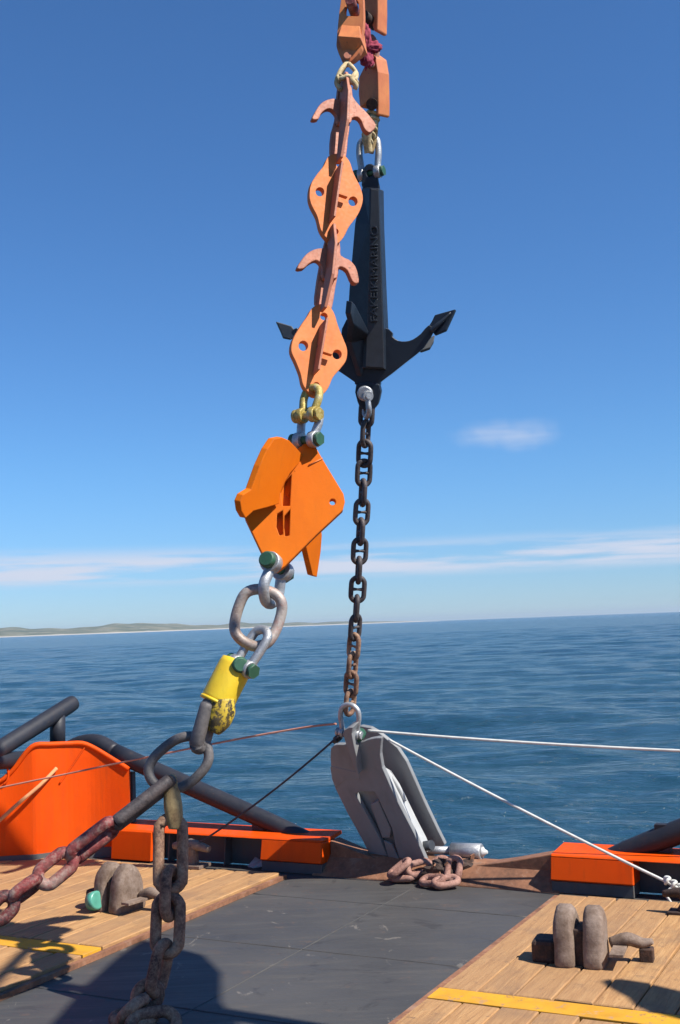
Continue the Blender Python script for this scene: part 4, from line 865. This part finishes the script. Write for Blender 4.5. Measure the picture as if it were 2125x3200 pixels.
rope('thin pink line from the left edge behind the large ring to the grey frame', [onplane(-80, 2478, V((0, 12.9, 0)), V((0, 1, 0))), onplane(240, 2412, V((0, 12.7, 0)), V((0, 1, 0))), onplane(460, 2366, V((0, 12.5, 0)), V((0, 1, 0))), onplane(740, 2310, V((0, 12.3, 0)), V((0, 1, 0))), onplane(960, 2272, V((0, 12.1, 0)), V((0, 1, 0))), RP(1050, 2262, -.1)], .010, 'pink_rope')
rope('short orange rope end hanging across the tall orange bulwark', [on_bul(174, 2400, .03), on_bul(120, 2452, .08), on_bul(60, 2510, .12), on_bul(0, 2560, .16), on_bul(0, 2560, .16) + V((-.25, -.1, -.22))], .022, 'orange_rope')

# ================================================================== out of view: crane that carries the lines, mast and post added and shaped to cast the deck shadows
t = thing('deck_crane', 'deck crane with lattice free box boom outside the picture', 'crane', D(-2.0, -9.2, 0))
cb_ = D(-2.0, -9.2, 0); tip = (LP(1100, -330) + RP(1150, -330)) / 2 + UP * 1.6
m = MB(); m.lathe(cb_, UP, [(0, .8), (.1, .55), (3.2, .5), (3.3, .7), (3.5, .7)], n=24); m.build('pedestal', 'white_paint', t)
e0 = cb_ + UP * 3.7; dv_ = (tip - e0).normalized(); sd_ = dv_.cross(UP).normalized(); m = MB(); m.box((e0 + tip) / 2, dv_ * ((tip - e0).length / 2 + .2), sd_ * .2, sd_.cross(dv_) * .25); m.build('boom', 'white_paint', t, bevel=.02)
m = MB(); m.cyl(tip, tip - UP * .75, .02); m.build('hoist_wire', 'steel_dark', t)
m = MB(); m.tube([tip - UP * .7, tip - UP * .85 + V((-.1, 0, 0)), tip - UP * 1.1, tip - UP * .95 + V((.12, 0, 0))], [.07, .07, .07, .03], n=12); m.build('hook', 'steel_dark', t)

def shade(x, y, z): return G(x, y) + SUN * (z / SUN.z)
mp_ = shade(420, 3120, 6.5); base_ = V((3.35, 5.62, 0))
t = thing('shadow_mast', 'unseen white mast with platform and yard, added to cast the large deck shadow', 'mast', base_)
m = MB(); m.lathe(base_, UP, [(0, .14), (4, .12), (8.3, .06)], n=16); m.build('pole', 'white_paint', t)
m = MB(); m.prism([shade(x, y, 6.5) for x, y in ((170, 3230), (300, 3080), (400, 2990), (470, 2942), (640, 2985), (694, 3040), (694, 3130), (780, 3240), (420, 3330))], UP * .12); m.build('platform', 'white_paint', t, bevel=.01)  # added shadow caster: outline projected from the wanted deck shadow towards the sun
m = MB(); m.tube([shade(70, 2992, 8.0), shade(-80, 3140, 8.0)], .055, n=10, sub=1); m.build('yard', 'white_paint', t)  # spar added to cast the thin shadow streak on the planks
m = MB(); m.tube([base_ + UP * 8.0, shade(0, 3060, 8.0)], .03, n=8, sub=1); m.build('yard_arm', 'white_paint', t)
b2 = shade(2250, 3170, 4.6); b2.z = 0
t = thing('shadow_post', 'unseen white post with platform, added to cast the shadow at the right edge', 'post', b2)
m = MB(); m.lathe(b2, UP, [(0, .1), (4.6, .07)], n=14); m.build('pole', 'white_paint', t)
m = MB(); m.prism([shade(x, y, 4.6) for x, y in ((1890, 3100), (1905, 3092), (1950, 3092), (2020, 3103), (2125, 3128), (2330, 3170), (2330, 3270), (2040, 3195), (1990, 3172), (1970, 3150), (1920, 3122))], UP * .1); m.build('platform', 'white_paint', t, bevel=.01)  # added shadow caster, outlined to darken the planks at the right edge

# ================================================================== sea air
k = bpy.data.materials.new('haze_air'); k.use_nodes = True; k.node_tree.nodes.clear()
ho = k.node_tree.nodes.new('ShaderNodeOutputMaterial'); hv = k.node_tree.nodes.new('ShaderNodeVolumePrincipled')
hv.inputs['Color'].default_value = (0.72, 0.84, 0.95, 1); hv.inputs['Density'].default_value = 0.00003; hv.inputs['Anisotropy'].default_value = 0.2
k.node_tree.links.new(hv.outputs[0], ho.inputs['Volume']); MATS['haze_air'] = k
m = MB(); m.box(V((0, 0, 70)), V((47000, 0, 0)), V((0, 47000, 0)), V((0, 0, 75))); o = m.build('haze', 'haze_air'); o['kind'] = 'stuff'
